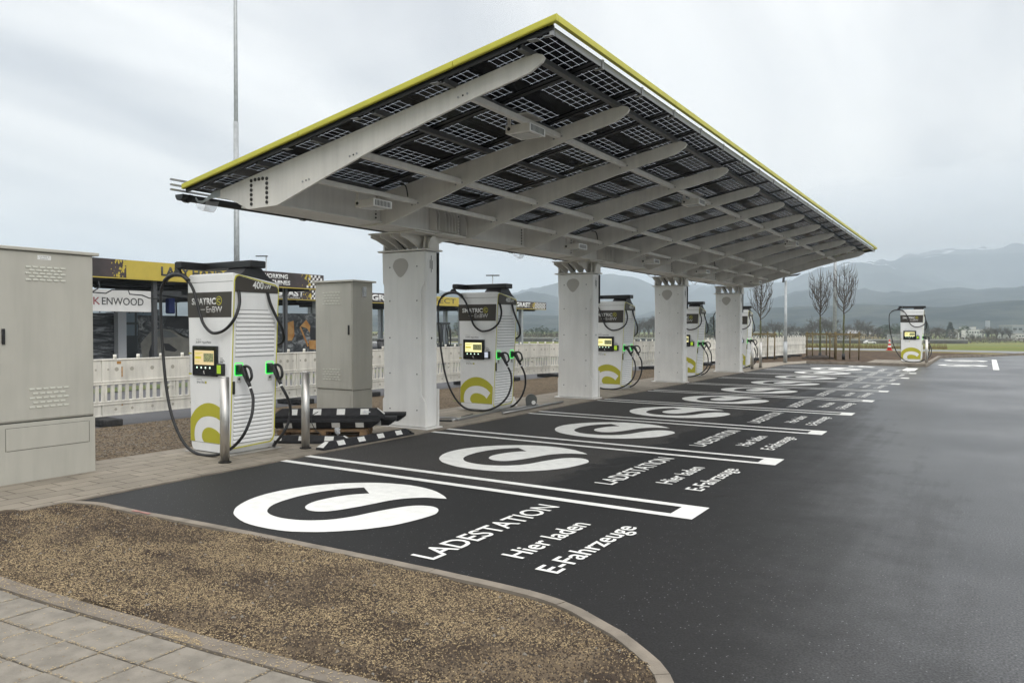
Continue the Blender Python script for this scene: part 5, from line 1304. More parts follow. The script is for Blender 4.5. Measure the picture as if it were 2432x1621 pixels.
sign('K', 12.95, 0.25, 0.3, 3.5, FX + 0.051, M['wtext'], fas, cw); sign('K', 12.95, 0.25, 0.16, 3.25, FX + 0.051, M['wtext'], fas, cw)
def flakes(y0, y1, z0, z1, n, x, mt, seed, base, par):
    rg = random.Random(seed); bm = bmesh.new()
    for _ in range(n):
        u = rg.random() ** 0.6; y = y0 + (y1 - y0) * u; z = rg.uniform(z0, z1); s = rg.uniform(0.015, 0.06) * (0.4 + u)
        v = [bm.verts.new((x + 0.0004 * _, min(max(y + s * math.cos(a_) * rg.uniform(.5, 1.2), min(y0, y1) - .1), max(y0, y1) + .04), min(max(z + 1.6 * s * math.sin(a_) * rg.uniform(.5, 1.2), z0), z1))) for a_ in (0, 1.2, 2.5, 3.7, 5.0)]
        bm.faces.new(v)
    cwp('paint_flakes', bm, mt, par, base)
flakes(13.95, 14.46, 3.21, 3.79, 34, FX + 0.052, M['signyel'], 1, cw, fas)
def checker(y0, y1, z0, z1, x, base, par, s=0.11):
    bm = bmesh.new(); ny, nz_ = int((y1 - y0) / s), int((z1 - z0) / s)
    for i in range(ny):
        for j in range(nz_):
            if (i + j) % 2 and (i > j * 0.6):
                y = y0 + i * s; z = z0 + j * s; v = [bm.verts.new(p) for p in ((x, y, z), (x, y + s, z + s * .15), (x, y + s, z + s * 1.1), (x, y, z + s * .95))]; bm.faces.new(v)
    cwp('checker_pattern', bm, M['wtext'], par, base)
checker(22.25, 23.30, 3.22, 3.78, FX + 0.0515, cw, fas); flakes(21.9, 22.6, 3.3, 3.78, 22, FX + 0.0505, M['signyel'], 2, cw, fas)
for x, y, w_, mt in ((-24.6, 15.62, 0.10, 'postdk'), (-24.6, 21.45, 0.08, 'postdk'), (-25.2, 21.9, 0.07, 'postlt'), (-28, 23.0, 0.12, 'postdk'), (-24.6, 9.6, 0.1, 'postdk'), (-32, 17.2, 0.14, 'postdk'), (-32, 11.2, 0.14, 'postdk'), (-32, 22.8, 0.14, 'postdk')):
    cwp('post', bx(x - w_ * .7, x + w_ * .7, y - w_ * .7, y + w_ * .7, 0, 3.298), M[mt])
cwp('wall', bx(-27.1, -26.3, 15.31, 15.62, 0, 2.10), M['postlt'])
cwp('wall', bx(-27.1, -26.3, 25.55, 25.95, 0, 2.2), M['postlt'])
pa = cwp('poster_wall', bx(-26.65, -26.55, 13.2, 15.30, 0.05, 2.05), M['ph2'])
pb = cwp('poster_wall', bx(-26.65, -26.55, 16.25, 19.6, 0.05, 1.99), M['ph1'])
pc = cwp('poster_wall', bx(-26.65, -26.55, 22.35, 25.54, 0.05, 2.18), M['ph1'])
cwp('back_window', bx(-30.0, -29.9, 17.2, 19.2, 0, 2.3), mat('window_wall', (0.16, 0.18, 0.19), 0.3))
bm = bmesh.new()
for (a_, b_, c_, d_) in ((17.4, 18.1, 1.75, 2.15), (18.2, 18.9, 1.75, 2.15), (17.4, 18.1, 1.2, 1.65), (18.2, 18.9, 1.2, 1.65)): box(bm, -29.899, -29.88, a_, b_, c_, d_)
cwp('window_panes', bm, mat('pane', (0.38, 0.48, 0.56), 0.1))
# poster pictures: car and excavator as flat prints
def poly(name, pts, x, mt, par, base=cw):
    bm = bmesh.new(); f = bm.faces.new([bm.verts.new((x, y, z)) for y, z in pts]); bmesh.ops.triangulate(bm, faces=[f]); return cwp(name, bm, mt, par, base)
M['carol'] = mat('print_car_grey', (0.16, 0.155, 0.135), 0.5, var=0.15, vscale=4); M['cardk'] = mat('print_dark', (0.015, 0.015, 0.017), 0.5); M['cargl'] = mat('print_glass', (0.10, 0.11, 0.11), 0.5)
xx = -26.549
poly('printed_car', [(16.35, 0.55), (16.3, 0.95), (16.5, 1.18), (16.75, 1.42), (17.15, 1.50), (17.6, 1.44), (18.0, 1.2), (18.5, 1.05), (18.8, 0.85), (18.85, 0.45), (18.6, 0.15), (16.5, 0.15)], xx, M['carol'], pb)
poly('printed_windscreen', [(16.72, 1.22), (16.86, 1.39), (17.15, 1.46), (17.5, 1.40), (17.85, 1.18), (17.3, 1.15)], xx + 0.002, M['cargl'], pb)
poly('printed_headlight', [(17.22, 0.95), (17.45, 0.92), (17.8, 0.68), (17.7, 0.60), (17.3, 0.66)], xx + 0.002, M['cardk'], pb)
poly('printed_wheel', [(16.66, 0.2), (16.62, 0.6), (16.72, 0.9), (16.9, 0.9), (17.0, 0.5), (16.9, 0.15)], xx + 0.002, M['cardk'], pb)
poly('printed_house', [(17.4, 1.98), (17.9, 1.98), (19.5, 1.95), (19.5, 1.35), (17.9, 1.5), (17.25, 1.6)], xx + 0.001, M['cardk'], pb)
M['orange'] = mat('print_orange', (0.32, 0.13, 0.02), 0.5, col2=(0.42, 0.24, 0.08), vscale=3)
poly('printed_digger', [(23.0, 0.95), (22.95, 1.6), (23.2, 1.75), (23.6, 1.85), (23.65, 1.2), (23.5, 0.95)], xx, M['orange'], pc)
poly('printed_digger', [(24.0, 1.6), (24.35, 1.9), (24.6, 1.6), (24.55, 1.3), (24.4, 1.5)], xx, M['orange'], pc)
poly('printed_digger', [(24.55, 0.55), (24.5, 0.95), (25.1, 0.95), (25.15, 0.5)], xx, M['orange'], pc)
poly('printed_digger', [(23.95, 1.55), (24.02, 1.6), (24.5, 0.7), (24.42, 0.65)], xx + 0.001, M['orange'], pc)
poly('printed_cab', [(24.6, 0.98), (24.58, 1.5), (25.0, 1.5), (25.05, 0.98)], xx + 0.001, M['cardk'], pc)
bn = cwp('banner', bx(FX - 0.22, FX - 0.20, 13.05, 15.50, 2.08, 2.80), M['skypanel'])
sign('ENWOOD', 13.78, 1.44, 0.245, 2.30, FX - 0.198, M['dtext'], bn, cw, 0.0)
bm = bmesh.new(); merge(bm, text_bm('K', 0.245, 0.22, bold=0.0), Matrix.Translation((FX - 0.198, 13.50, 2.30)) @ FTW, solid=0.004)
cwp('sign_lettering', bm, mat('print_red_grey', (0.30, 0.05, 0.06), 0.5), bn)
for k in range(5): cwp('banner_tie', bx(FX - 0.22, FX - 0.2, 13.2 + k * 0.5, 13.23 + k * 0.5, 2.03, 2.079), M['dark'], bn)
def boom(name, pts, r=0.022):
    bm = tb(pts, r, 6); cwp(name, bm, M['dark'])
boom('wash_boom', [(FX + 0.1, 13.1, 2.68), (FX + 0.1, 13.75, 2.66), (FX + 0.1, 13.95, 2.78), (FX + 0.1, 14.5, 2.80), (FX + 0.1, 14.55, 2.66), (FX + 0.1, 15.0, 2.64), (FX + 0.1, 15.25, 2.55), (FX + 0.1, 15.75, 2.53)])
boom('wash_boom', [(FX + 0.1, 13.1, 2.55), (FX + 0.1, 13.3, 2.68), (FX + 0.1, 13.55, 2.85), (FX + 0.1, 13.5, 3.05)])
boom('wash_boom', [(FX - 1, 16.2, 2.72), (FX - 1, 16.9, 2.66), (FX - 1, 17.6, 2.62), (FX - 1, 17.7, 2.56), (FX - 1, 17.2, 2.52), (FX - 1, 17.0, 2.46), (FX - 1, 17.0, 1.9)], 0.03)
boom('ceiling_pipe', [(FX - 0.6, 13.2, 3.0), (FX - 0.6, 16.6, 3.0)], 0.05); boom('ceiling_pipe', [(FX - 1.2, 14.1, 2.92), (FX - 1.2, 16.4, 2.92)], 0.05)
cwp('blue_brush', bx(FX - 1.0, FX - 0.75, 16.55, 16.80, 2.05, 2.62, 0.04), mat('brush_blue', (0.01, 0.02, 0.09), 0.8))
# second row behind
FX2 = -33.0
cw2 = empty('car_wash', (FX2, 42, 0), 'second open car wash roof with checkered sign band, farther away behind the columns', 'building')
def c2p(name, bm, mt, par=None): return cwp(name, bm, mt, par, cw2)
c2p('roof', bx(-42, FX2 - 0.02, 24.6, 57.9, 3.10, 3.5), M['roofdark'])
for k in range(9): c2p('roof_beam', bx(-41.5, FX2 - 0.3, 26 + k * 3.8, 26.25 + k * 3.8, 2.95, 3.098), M['roofdark'])
fs2 = c2p('sign_band', bx(FX2 - 0.015, FX2 + 0.05, 24.6, 57.96, 3.12, 3.72), M['signbrown'])
c2p('band_edge', bx(FX2 - 0.015, FX2 + 0.055, 24.6, 57.96, 3.08, 3.118), M['signyel'], fs2)
c2p('yellow_panel', bx(FX2 + 0.051, FX2 + 0.058, 39.6, 48.6, 3.12, 3.72), M['signyel'], fs2)
def sign2(t_, y0, w, h, z, mt, bold=0.03): sign(t_, y0, w, h, z, FX2 + 0.060, mt, fs2, cw2, bold)
sign2('GRAST', 28.0, 2.05, 0.33, 3.28, M['wtext'], 0.05); sign2('GRAST', 35.6, 2.9, 0.36, 3.25, M['wtext'], 0.05); sign2('PERFECT CLEAN', 40.3, 8.0, 0.34, 3.27, M['dtext'], 0.0); sign2('GRAST', 52.9, 2.3, 0.36, 3.25, M['wtext'], 0.05)
sign2('CLEANING WORKS', 28.0, 1.75, 0.08, 3.15, M['wtext'], 0.0)
checker(30.4, 31.6, 3.14, 3.70, FX2 + 0.0515, cw2, fs2, 0.13); checker(55.6, 57.9, 3.14, 3.70, FX2 + 0.0515, cw2, fs2, 0.13)
flakes(29.6, 30.6, 3.14, 3.7, 26, FX2 + 0.052, M['signyel'], 3, cw2, fs2); flakes(55.0, 56.0, 3.14, 3.7, 26, FX2 + 0.052, M['signyel'], 4, cw2, fs2)
for y in (31.2, 38.2, 45.6, 54.2):
    c2p('post', bx(-33.5, -33.2, y, y + 0.30, -0.1, 3.098), M['galv']); c2p('post', bx(-41.5, -41.2, y, y + 0.30, -0.1, 3.098), M['galv'])
# hose stand, bin
p = at_depth(1048, 46); hs = empty('hose_stand', (p.x, p.y, 0), 'black hose stand with hanging loops left of the second station', 'hose stand')
obj('post', bx(-0.06, 0.06, -0.06, 0.06, 0, 1.72), M['dark'], hs); obj('crossbar', bx(-0.75, 0.55, -0.08, 0.08, 1.72, 1.84), M['dark'], hs)
for k, (x0, w_, zb) in enumerate(((-0.55, 0.10, 0.3), (-0.30, 0.08, 0.5), (0.12, 0.14, 0.32), (0.30, 0.12, 0.28), (0.42, 0.08, 0.4))):
    obj('hose', tb(smooth_path([(x0, 0.1, 1.72), (x0 - w_ * .3, 0.1, 1.2), (x0, 0.1, zb + 0.2), (x0 + w_, 0.1, zb), (x0 + 2 * w_, 0.1, zb + 0.3), (x0 + 1.6 * w_, 0.1, 1.3), (x0 + w_, 0.1, 1.70)], 4), 0.028, 6), M['rubber'], hs)
hs.rotation_euler = (0, 0, math.radians(32))
p = at_depth(906, 40); bm = bmesh.new(); cyl(bm, (0, 0), 0.22, 0, 0.85, 16, r2=0.24); cyl(bm, (0, 0), 0.25, 0.851, 0.95, 16, r2=0.1); o = obj('litter_bin', bm, M['black']); o.location = p; tag(o, 'small black bin in the yard between second cabinet and first column', 'bin')
# ================================================================== poles and lamps
def steel_pole(name, p, h, r0, r1, lb, cat='pole', sleeve=None):
    e = empty(name, (p.x, p.y, p.z), lb, cat); bm = bmesh.new(); cyl(bm, (0, 0), r0, 0, h, 16, r2=r1); obj('shaft', bm, M['galv'], e)
    if sleeve: bm = bmesh.new(); cyl(bm, (0, 0), r0 * 1.0 + 0.012, 0.5, sleeve, 16, r2=r0 * 0.82 + 0.014); obj('sleeve', bm, M['galv'], e)
    return e
p = at_depth(563, 42); steel_pole('flood_pole', p, 32, 0.15, 0.06, 'very tall tapered galvanised pole rising behind the nearest station', 'pole', 12.9)
p = at_depth(633, 62); e = steel_pole('street_lamp', p, 7.3, 0.07, 0.05, 'small street lamp behind the brown sign band, above the nearest station', 'street lamp'); obj('lamp_head', bx(-0.85, 0.1, -0.1, 0.1, 7.3, 7.38), M['dark'], e); e.rotation_euler = (0, 0, 0.5)
p = at_depth(1170, 112); p.z = gz(p.x, p.y); e = steel_pole('street_lamp', p, 10.0, 0.09, 0.06, 'distant street lamp with two flat heads above the second station', 'street lamp'); obj('lamp_head', bx(-1.0, 1.0, -0.2, 0.2, 10.0, 10.15), M['dark'], e); e.rotation_euler = (0, 0, 0.5)
e = steel_pole('street_lamp', Vector((-7.63, 35.1, 0)), 3.68, 0.075, 0.055, 'grey street lamp with slanted flat head at the end of the paving', 'street lamp')
obj('base_sleeve', bx(-0.08, 0.08, -0.08, 0.08, 0, 0.9) if False else (lambda b_: (cyl(b_, (0, 0), 0.085, 0.0, 0.95, 16, r2=0.08), b_)[1])(bmesh.new()), M['galv'], e)
bm = bmesh.new(); prism(bm, [(-0.10, 3.60), (-0.08, 3.82), (0.08, 3.85), (0.5, 3.90), (0.62, 3.98), (0.62, 4.0), (0.05, 3.90), (-0.12, 3.86), (-0.14, 3.60)], 'y', -0.09, 0.09); obj('lamp_head', bm, M['dark'], e); e.rotation_euler = (0, 0, math.radians(32))
p = at_depth(1982, 58); p.z = gz(p.x, p.y); e = steel_pole('light_pole', p, 9.5, 0.16, 0.07, 'tall galvanised light pole between the two staked young trees', 'pole')
# ================================================================== young trees
def young_tree(p, h, fork, w, seed, lb, nb=15):
    e = empty('young_tree', (p.x, p.y, p.z), lb, 'tree', 'young staked trees'); rg = random.Random(seed)
    bm = bmesh.new(); tp = [(0, 0, 0)]
    for k in range(1, 9): tp.append((rg.uniform(-.012, .012), rg.uniform(-.012, .012), fork * k / 8))
    tube(bm, tp, 0.05, 8, r2=0.038); obj('trunk', bm, M['bark'], e)
    bm = bmesh.new()
    lead = [(0, 0, fork)] + [(rg.uniform(-.03, .03), rg.uniform(-.03, .03), fork + (h - fork) * k / 8) for k in range(1, 9)]
    tube(bm, smooth_path(lead, 2), 0.032, 6, r2=0.006)
    for b_ in range(nb):
        a0 = 2.4 * b_ + rg.uniform(-.3, .3); z0 = fork + (h - fork) * (0.02 + 0.35 * b_ / nb) ; ww = w * rg.uniform(0.75, 1.1) * (1 - 0.3 * b_ / nb); zt = fork + (h - fork) * rg.uniform(0.68, 0.92)
        ca, sa = math.cos(a0), math.sin(a0)
        pts = [(0, 0, z0), (ca * ww * .45, sa * ww * .45, z0 + 0.18), (ca * ww * .8, sa * ww * .8, z0 + 0.50), (ca * ww, sa * ww, z0 + (zt - z0) * .6), (ca * ww * rg.uniform(.8, 1.0), sa * ww * .9, zt)]
        sp = smooth_path(pts, 3); tube(bm, sp, 0.019, 5, r2=0.004)
        for q in range(11):
            i0 = rg.randint(3, len(sp) - 2); s0 = sp[i0]; a1 = a0 + rg.uniform(-1.6, 1.6); l1 = rg.uniform(.2, .5)
            pt = [s0, s0 + Vector((math.cos(a1) * l1 * .35, math.sin(a1) * l1 * .35, l1 * .35)), s0 + Vector((math.cos(a1) * l1 * .45, math.sin(a1) * l1 * .45, l1))]
            tube(bm, smooth_path(pt, 2), 0.010, 4, r2=0.004)
    for q in range(26):
        z0 = fork + (h - fork) * rg.uniform(0.4, 0.85); a1 = rg.uniform(0, 6.28); l1 = rg.uniform(.25, .5)
        tube(bm, smooth_path([(0, 0, z0), (math.cos(a1) * l1 * .35, math.sin(a1) * l1 * .35, z0 + l1 * .4), (math.cos(a1) * l1 * .45, math.sin(a1) * l1 * .45, z0 + l1)], 2), 0.009, 4, r2=0.003)
    obj('crown', bm, M['twig'], e)
    bm = bmesh.new(); cyl(bm, (0, 0), 0.075, 0.0, 0.30, 12); obj('trunk_guard', bm, M['black'], e)
    return e
def stakes(p, lb, rz=0.55, w=0.55, h=1.36):
    e = empty('tree_support', (p.x, p.y, p.z), lb, 'tree stakes', 'wooden stakes round the young trees'); e.rotation_euler = (0, 0, rz)
    for (x, y) in ((-w, -w * .8), (w, -w * .8), (w * .9, w * .8), (-w * .9, w * .8)):
        bm = bmesh.new(); tube(bm, [(x, y, 0), (x + 0.01, y, h)], 0.035, 8); obj('stake', bm, M['stake'], e)
    for (a_, b_) in (((-w - .08, -w * .8), (w + .08, -w * .8)), ((-w - .05, w * .8), (w + .05, w * .8))):
        obj('crossbar', bx(a_[0], b_[0], a_[1] - 0.055, a_[1] - 0.041, 1.20, 1.28), M['stake'], e)
    for s in (-1, 1): obj('side_bar', bx(s * (w + .02) - .012, s * (w + .02) + .012, -w * .74, w * .74, 1.10, 1.17), M['stake'], e)
    return e
tl = [(1948, 38.0, 4.5, 2.1, 0.50, 'young bare staked tree in the middle, left of the tall light pole'), (2004, 36.9, 4.75, 2.2, 0.55, 'young bare staked tree right of the light pole, widest crown'), (1806, 37.0, 4.45, 1.9, 0.52, 'young bare tree rising behind the fifth station')]
for i, (px, d, h, fk, w, lb) in enumerate(tl):
    p = at_depth(px, d); p.z = 0.02
    young_tree(p, h, fk, w, 20 + i, lb); stakes(p, 'wooden stakes around the ' + ['middle young tree left of the light pole', 'right young tree with the widest crown', 'young tree behind the fifth station'][i])
def mound(p, r, h, lb, seed):
    bm = bmesh.new(); bmesh.ops.create_uvsphere(bm, u_segments=20, v_segments=12, radius=1)
    rg = random.Random(seed)
    for v in bm.verts:
        n_ = 1 + 0.35 * mnoise.noise(v.co * 3 + Vector((seed, 0, 0))); v.co = Vector((v.co.x * r * n_, v.co.y * r * n_, v.co.z * h * n_))
    o = obj('mulch_mound', bm, M['soilm'], smooth=True); o.location = p; tag(o, lb, 'mound')
p = at_depth(1943, 37.9); mound(p, 0.75, 0.18, 'dark mulch mound at the foot of the middle young tree', 1)
# ================================================================== cone, mesh fence
p = at_depth(2113, 52); c = empty('traffic_cone', (p.x, p.y, 0.02), 'red and white traffic cone beyond the lone far station', 'traffic cone')
bm = bmesh.new(); box(bm, -0.2, 0.2, -0.2, 0.2, 0, 0.04, 0.01); cyl(bm, (0, 0), 0.145, 0.0405, 0.74, 20, r2=0.03); obj('body', bm, M['conered'], c)
for z0, z1 in ((0.20, 0.33), (0.46, 0.59)):
    bm = bmesh.new(); r_ = lambda z: 0.145 + (0.03 - 0.145) * (z - 0.0405) / 0.6995 + 0.003; cyl(bm, (0, 0), r_(z0), z0, z1, 20, r2=r_(z1)); obj('reflective_band', bm, M['stopwhite'], c)
p = at_depth(2128, 58); mf = empty('mesh_panel', (p.x, p.y, 0), 'grey wire mesh fence panel leaning behind the lone far station', 'fence panel'); mf.rotation_euler = (0, 0, 0.9)
bm = bmesh.new()
for (a_, b_) in (((-0.8, 0, 0.2), (-0.8, 0, 1.05)), ((0.8, 0, 0.2), (0.8, 0, 1.05)), ((-0.8, 0, 1.05), (0.8, 0, 1.05)), ((-0.8, 0, 0.2), (0.8, 0, 0.2)), ((-0.7, 0, 0.2), (-0.4, 0, 0.0)), ((0.7, 0, 0.2), (0.5, 0, 0.0))): tube(bm, [a_, b_], 0.022, 6)
obj('frame', bm, M['galv'], mf)
bm = bmesh.new()
for k in range(31): x = -0.78 + k * 0.052; tube(bm, [(x, 0, 0.2), (x, 0, 1.05)], 0.006, 4)
for k in range(17): z = 0.23 + k * 0.05; tube(bm, [(-0.8, 0, z), (0.8, 0, z)], 0.006, 4)
obj('wire_mesh', bm, M['galv'], mf)
# dry grass tufts along the field road
def tufts():
    rg = random.Random(8); V = []; Fc = []
    for _ in range(2600):
        px = rg.uniform(1890, 2250); d = rg.uniform(60, 66); q = at_depth(px, d); hh = rg.uniform(0.12, 0.55) * (0.5 + rg.random()); a_ = rg.uniform(0, 6.28); w_ = 0.012
        b0 = len(V); zz = gz(q.x, q.y); lx, ly = rg.uniform(-.15, .15), rg.uniform(-.15, .15)
        V.extend([(q.x - w_ * math.cos(a_), q.y - w_ * math.sin(a_), zz), (q.x + w_ * math.cos(a_), q.y + w_ * math.sin(a_), zz), (q.x + lx, q.y + ly, zz + hh)]); Fc.append((b0, b0 + 1, b0 + 2))
    tag(obj('dry_grass', (V, Fc), mat('dry_stalk', (0.16, 0.12, 0.06), 0.9)), kind='stuff')
tufts()
# ================================================================== highway wall, cars, far trees, buildings
def dpos(px, d): 
    p = at_depth(px, d); p.z = gz(p.x, p.y); return p
M['wallc'] = mat('wall_grey', (0.26, 0.26, 0.25), 0.8, var=0.1, vscale=0.3); M['walld'] = mat('wall_dark', (0.06, 0.055, 0.05), 0.85, var=0.4, vscale=0.5)
e = empty('roadside_wall', dpos(1900, 305), 'long low dark roadside wall with pale coping across the far field', 'wall')
for k in range(40):
    pa_, pb_ = dpos(560 + k * 47.0, 306), dpos(560 + (k + 1) * 47.0, 306)
    if k == 37: break
    d = pb_ - pa_; ln = d.length; ag = math.atan2(d.y, d.x)
    for nm, z0, z1, t_, mt in (('wall_panel', -0.2, 1.25, 0.15, 'walld'), ('coping', 1.2505, 1.85, 0.2, 'wallc')):
        bm = bx(0, ln - 0.05, -t_, t_, z0, z1); o = obj(nm, bm, M[mt], e); o.location = pa_ - e.location; o.rotation_euler = (0, 0, ag)
def car(p, col, lb, rz, L_=4.4):
    e = empty('parked_car' if False else 'car', p, lb, 'car', 'cars on the far highway'); e.rotation_euler = (0, 0, rz)
    bm = bmesh.new(); prism(bm, [(-2.2, 0.3), (-2.2, 0.85), (-1.9, 1.0), (-1.5, 1.05), (-1.0, 1.42), (0.5, 1.45), (1.1, 1.0), (2.0, 0.85), (2.2, 0.6), (2.2, 0.3)], 'y', -0.85, 0.85, bev=0.06); obj('body', bm, mat('car_paint_' + lb[:5].replace(' ', '_'), col, 0.3), e)
    bm = bmesh.new(); prism(bm, [(-1.35, 1.04), (-0.95, 1.36), (0.45, 1.38), (0.95, 1.02)], 'y', -0.86, 0.86); obj('windows', bm, M['gloss'], e)
    for x in (-1.35, 1.35):
        for s in (-1, 1): bm = bmesh.new(); cyl(bm, (x, 0.32), 0.32, s * 0.70, s * 0.88, 14, axis='y'); obj('wheel', bm, M['black'], e)
rz_ = math.atan2(Rv.y, Rv.x)
car(dpos(2066, 296), (0.7, 0.7, 0.7), 'white car driving on the far highway right of the young trees', rz_)
car(dpos(1528, 296), (0.03, 0.035, 0.04), 'dark car on the far highway seen between second and third column', rz_)
car(dpos(1326, 296), (0.25, 0.27, 0.3), 'silver car on the far highway at the left edge of the second column', rz_)
M['brushm'] = mat('bare_crown', (0.050, 0.038, 0.032), 0.9, col2=(0.10, 0.078, 0.060), vscale=0.08); M['brush2'] = mat('bare_crown_grey', (0.085, 0.072, 0.062), 0.9); M['ever'] = mat('evergreen', (0.020, 0.035, 0.022), 0.9, var=0.4, vscale=0.5); M['ever2'] = mat('pine_green', (0.03, 0.05, 0.022), 0.9, var=0.4, vscale=0.5); M['trunkm'] = mat('far_trunk', (0.06, 0.05, 0.04), 0.9)
def bare_tree_mesh(seed, h=10.0):
    rg = random.Random(seed); V = []; Fc = []
    def strip(a, b, w0, w1):
        d = (b - a)
        for ax in (Vector((1, 0.3, 0)), Vector((-0.3, 1, 0))):
            s = d.cross(ax); 
            if s.length < 1e-5: continue
            s.normalize(); b0 = len(V)
            V.extend([tuple(a - s * w0), tuple(a + s * w0), tuple(b + s * w1), tuple(b - s * w1)]); Fc.append((b0, b0 + 1, b0 + 2, b0 + 3))
    def grow(p, d, l, w, lv):
        q = p + d * l; strip(p, q, w, w * .7)
        if lv == 0: return
        n = rg.randint(3, 4) if lv > 1 else rg.randint(4, 6)
        for _ in range(n):
            t_ = rg.uniform(0.35, 1.0); nd = (d * 0.9 + Vector((rg.gauss(0, .5), rg.gauss(0, .5), rg.gauss(0.22, .3)))).normalized()
            grow(p.lerp(q, t_), nd, l * rg.uniform(.5, .72), w * .5, lv - 1)
    for _ in range(5): grow(Vector((0, 0, h * .18)), Vector((rg.gauss(0, .22), rg.gauss(0, .22), 1)).normalized(), h * .34, h * .013, 4)
    return V, Fc
def conifer_mesh(seed, h=10.0, w=0.22, pine=False):
    rg = random.Random(seed); V = []; Fc = []
    for _ in range(620):
        u = rg.random() ** (0.8); z = h * (0.10 + 0.9 * u) if not pine else h * rg.uniform(0.22, 1.0)
        rad = h * w * (1 - u) ** 0.8 + 0.1 if not pine else h * 0.26 * math.sqrt(max(0.02, 1 - ((z / h - 0.62) / 0.42) ** 2))
        a_ = rg.uniform(0, 6.28); r = rad * (rg.random() ** 0.4); c = Vector((math.cos(a_) * r, math.sin(a_) * r, z)); s = h * rg.uniform(.03, .065)
        if pine and mnoise.noise(c * (4.0 / h) + Vector((seed, 0, 0))) < -0.12: continue
        b0 = len(V)
        for _k in range(3): V.append(tuple(c + Vector((rg.uniform(-s, s), rg.uniform(-s, s), rg.uniform(-s * .8, s * .3)))))
        V.append(tuple(c + Vector((math.cos(a_) * s * 1.3, math.sin(a_) * s * 1.3, -s * .5)))); Fc.append((b0, b0 + 1, b0 + 2)); Fc.append((b0, b0 + 2, b0 + 3))
    return V, Fc
protos = []
def proto(kind, seed):
    nm = {'bare': 'bare_tree', 'fir': 'fir_tree', 'pine': 'pine_tree'}[kind]
    e = empty(nm, (0, 0, 0), 'x', 'tree', 'far trees beyond the field')
    bm = bmesh.new(); cyl(bm, (0, 0), 0.16, -0.3, 2.6, 7, r2=0.12); obj('trunk', bm, M['trunkm'], e)
    if kind == 'bare': obj('crown', bare_tree_mesh(seed), M['brushm'] if seed % 2 else M['brush2'], e)
    elif kind == 'fir': obj('crown', conifer_mesh(seed), M['ever'], e)
    else: obj('crown', conifer_mesh(seed, pine=True), M['ever2'], e)
    return e
PR = {('bare', 0): proto('bare', 1), ('bare', 1): proto('bare', 2), ('bare', 2): proto('bare', 3), ('fir', 0): proto('fir', 4), ('pine', 0): proto('pine', 5), ('pine', 1): proto('pine', 6)}
used = set()
def far_tree(kind, var, px, d, top_y, where):
    p = dpos(px, d); h = (1.6 + (775.3 - top_y) / 1790 * d) - p.z; s = h / 10.0
    lb = {'bare': 'bare far tree', 'fir': 'dark pointed far fir', 'pine': 'round green far pine'}[kind] + ', ' + where
    k = (kind, var); sw = 1.55 if kind != 'fir' else 1.3
    if k not in used:
        used.add(k); o = PR[k]; o.location = p; o['label'] = lb
    else: o = place(PR[k], p, 0, lb)
    o.rotation_euler = (0, 0, (px * 0.37) % 6.28); o.scale = (s * sw, s * sw, s * 1.12)
TR = []
for px, ty in ((1233, 790), (1246, 784), (1258, 783), (1270, 780), (1280, 781), (1291, 776), (1303, 785), (1314, 783), (1327, 786)): TR.append(('pine', px, ty))
for px, ty in ((1093, 764), (1066, 782), (1074, 790), (1105, 788)): TR.append(('pine', px, ty))
TR += [('bare', 1046, 760), ('bare', 1035, 778)]
for px, ty in ((1518, 758), (1530, 752), (1541, 748), (1552, 746), (1562, 750), (1508, 772)): TR.append(('bare', px, ty))
TR += [('fir', 1692, 756), ('fir', 1680, 770), ('pine', 1702, 772)]
for px, ty in ((1812, 768), (1824, 764), (1838, 757), (1851, 760), (1866, 768), (1879, 765), (1889, 772), (1900, 770), (1912, 768), (1925, 765), (1938, 750), (1950, 752), (1964, 748), (1978, 752), (1990, 772), (2008, 765), (2022, 768)): TR.append(('bare', px, ty))
for px, ty in ((2040, 757), (2050, 753), (2062, 766), (2074, 772), (2086, 775)): TR.append(('bare', px, ty))
for px, ty in ((2096, 776), (2104, 772), (2115, 773), (2126, 771), (2137, 774), (2148, 772)): TR.append(('pine', px, ty))
TR += [('fir', 2199, 766), ('bare', 2188, 775), ('bare', 2212, 774), ('bare', 2222, 769), ('bare', 2232, 771), ('fir', 2257, 767), ('pine', 2243, 782), ('pine', 2290, 775), ('bare', 2268, 780), ('bare', 2335, 776), ('bare', 2346, 773), ('bare', 2356, 771), ('bare', 2368, 772), ('bare', 2380, 774), ('bare', 2392, 772), ('bare', 2400, 778), ('bare', 2310, 786), ('pine', 2424, 792), ('bare', 2446, 776), ('fir', 2465, 770), ('bare', 2480, 772), ('pine', 2325, 792), ('pine', 2308, 793)]
TR += [('bare', 905, 792), ('bare', 893, 795), ('pine', 1160, 785), ('bare', 1180, 782), ('bare', 1215, 788), ('bare', 1465, 770), ('pine', 1488, 778), ('bare', 1600, 760), ('pine', 1640, 775), ('bare', 1760, 765), ('bare', 1786, 770)]
TR.sort(key=lambda t: t[1])
names = [(560, 'behind the car wash'), (960, 'left of the first column'), (1120, 'left of the second station'), (1345, 'between second station and second column'), (1500, 'behind the third station'), (1640, 'between the third station and third column'), (1730, 'beside the fourth station'), (1860, 'left of the grey street lamp'), (1960, 'around the middle young tree'), (2095, 'right of the young trees'), (2180, 'left of the lone far station'), (2280, 'right of the lone far station'), (2340, 'at the white factory'), (2600, 'at the right picture edge')]
ordw = ['first', 'second', 'third', 'fourth', 'fifth', 'sixth', 'seventh', 'eighth', 'ninth', 'tenth', 'eleventh', 'twelfth', 'thirteenth', 'fourteenth', 'fifteenth', 'sixteenth', 'seventeenth', 'eighteenth', 'nineteenth', 'twentieth']
cn = {}
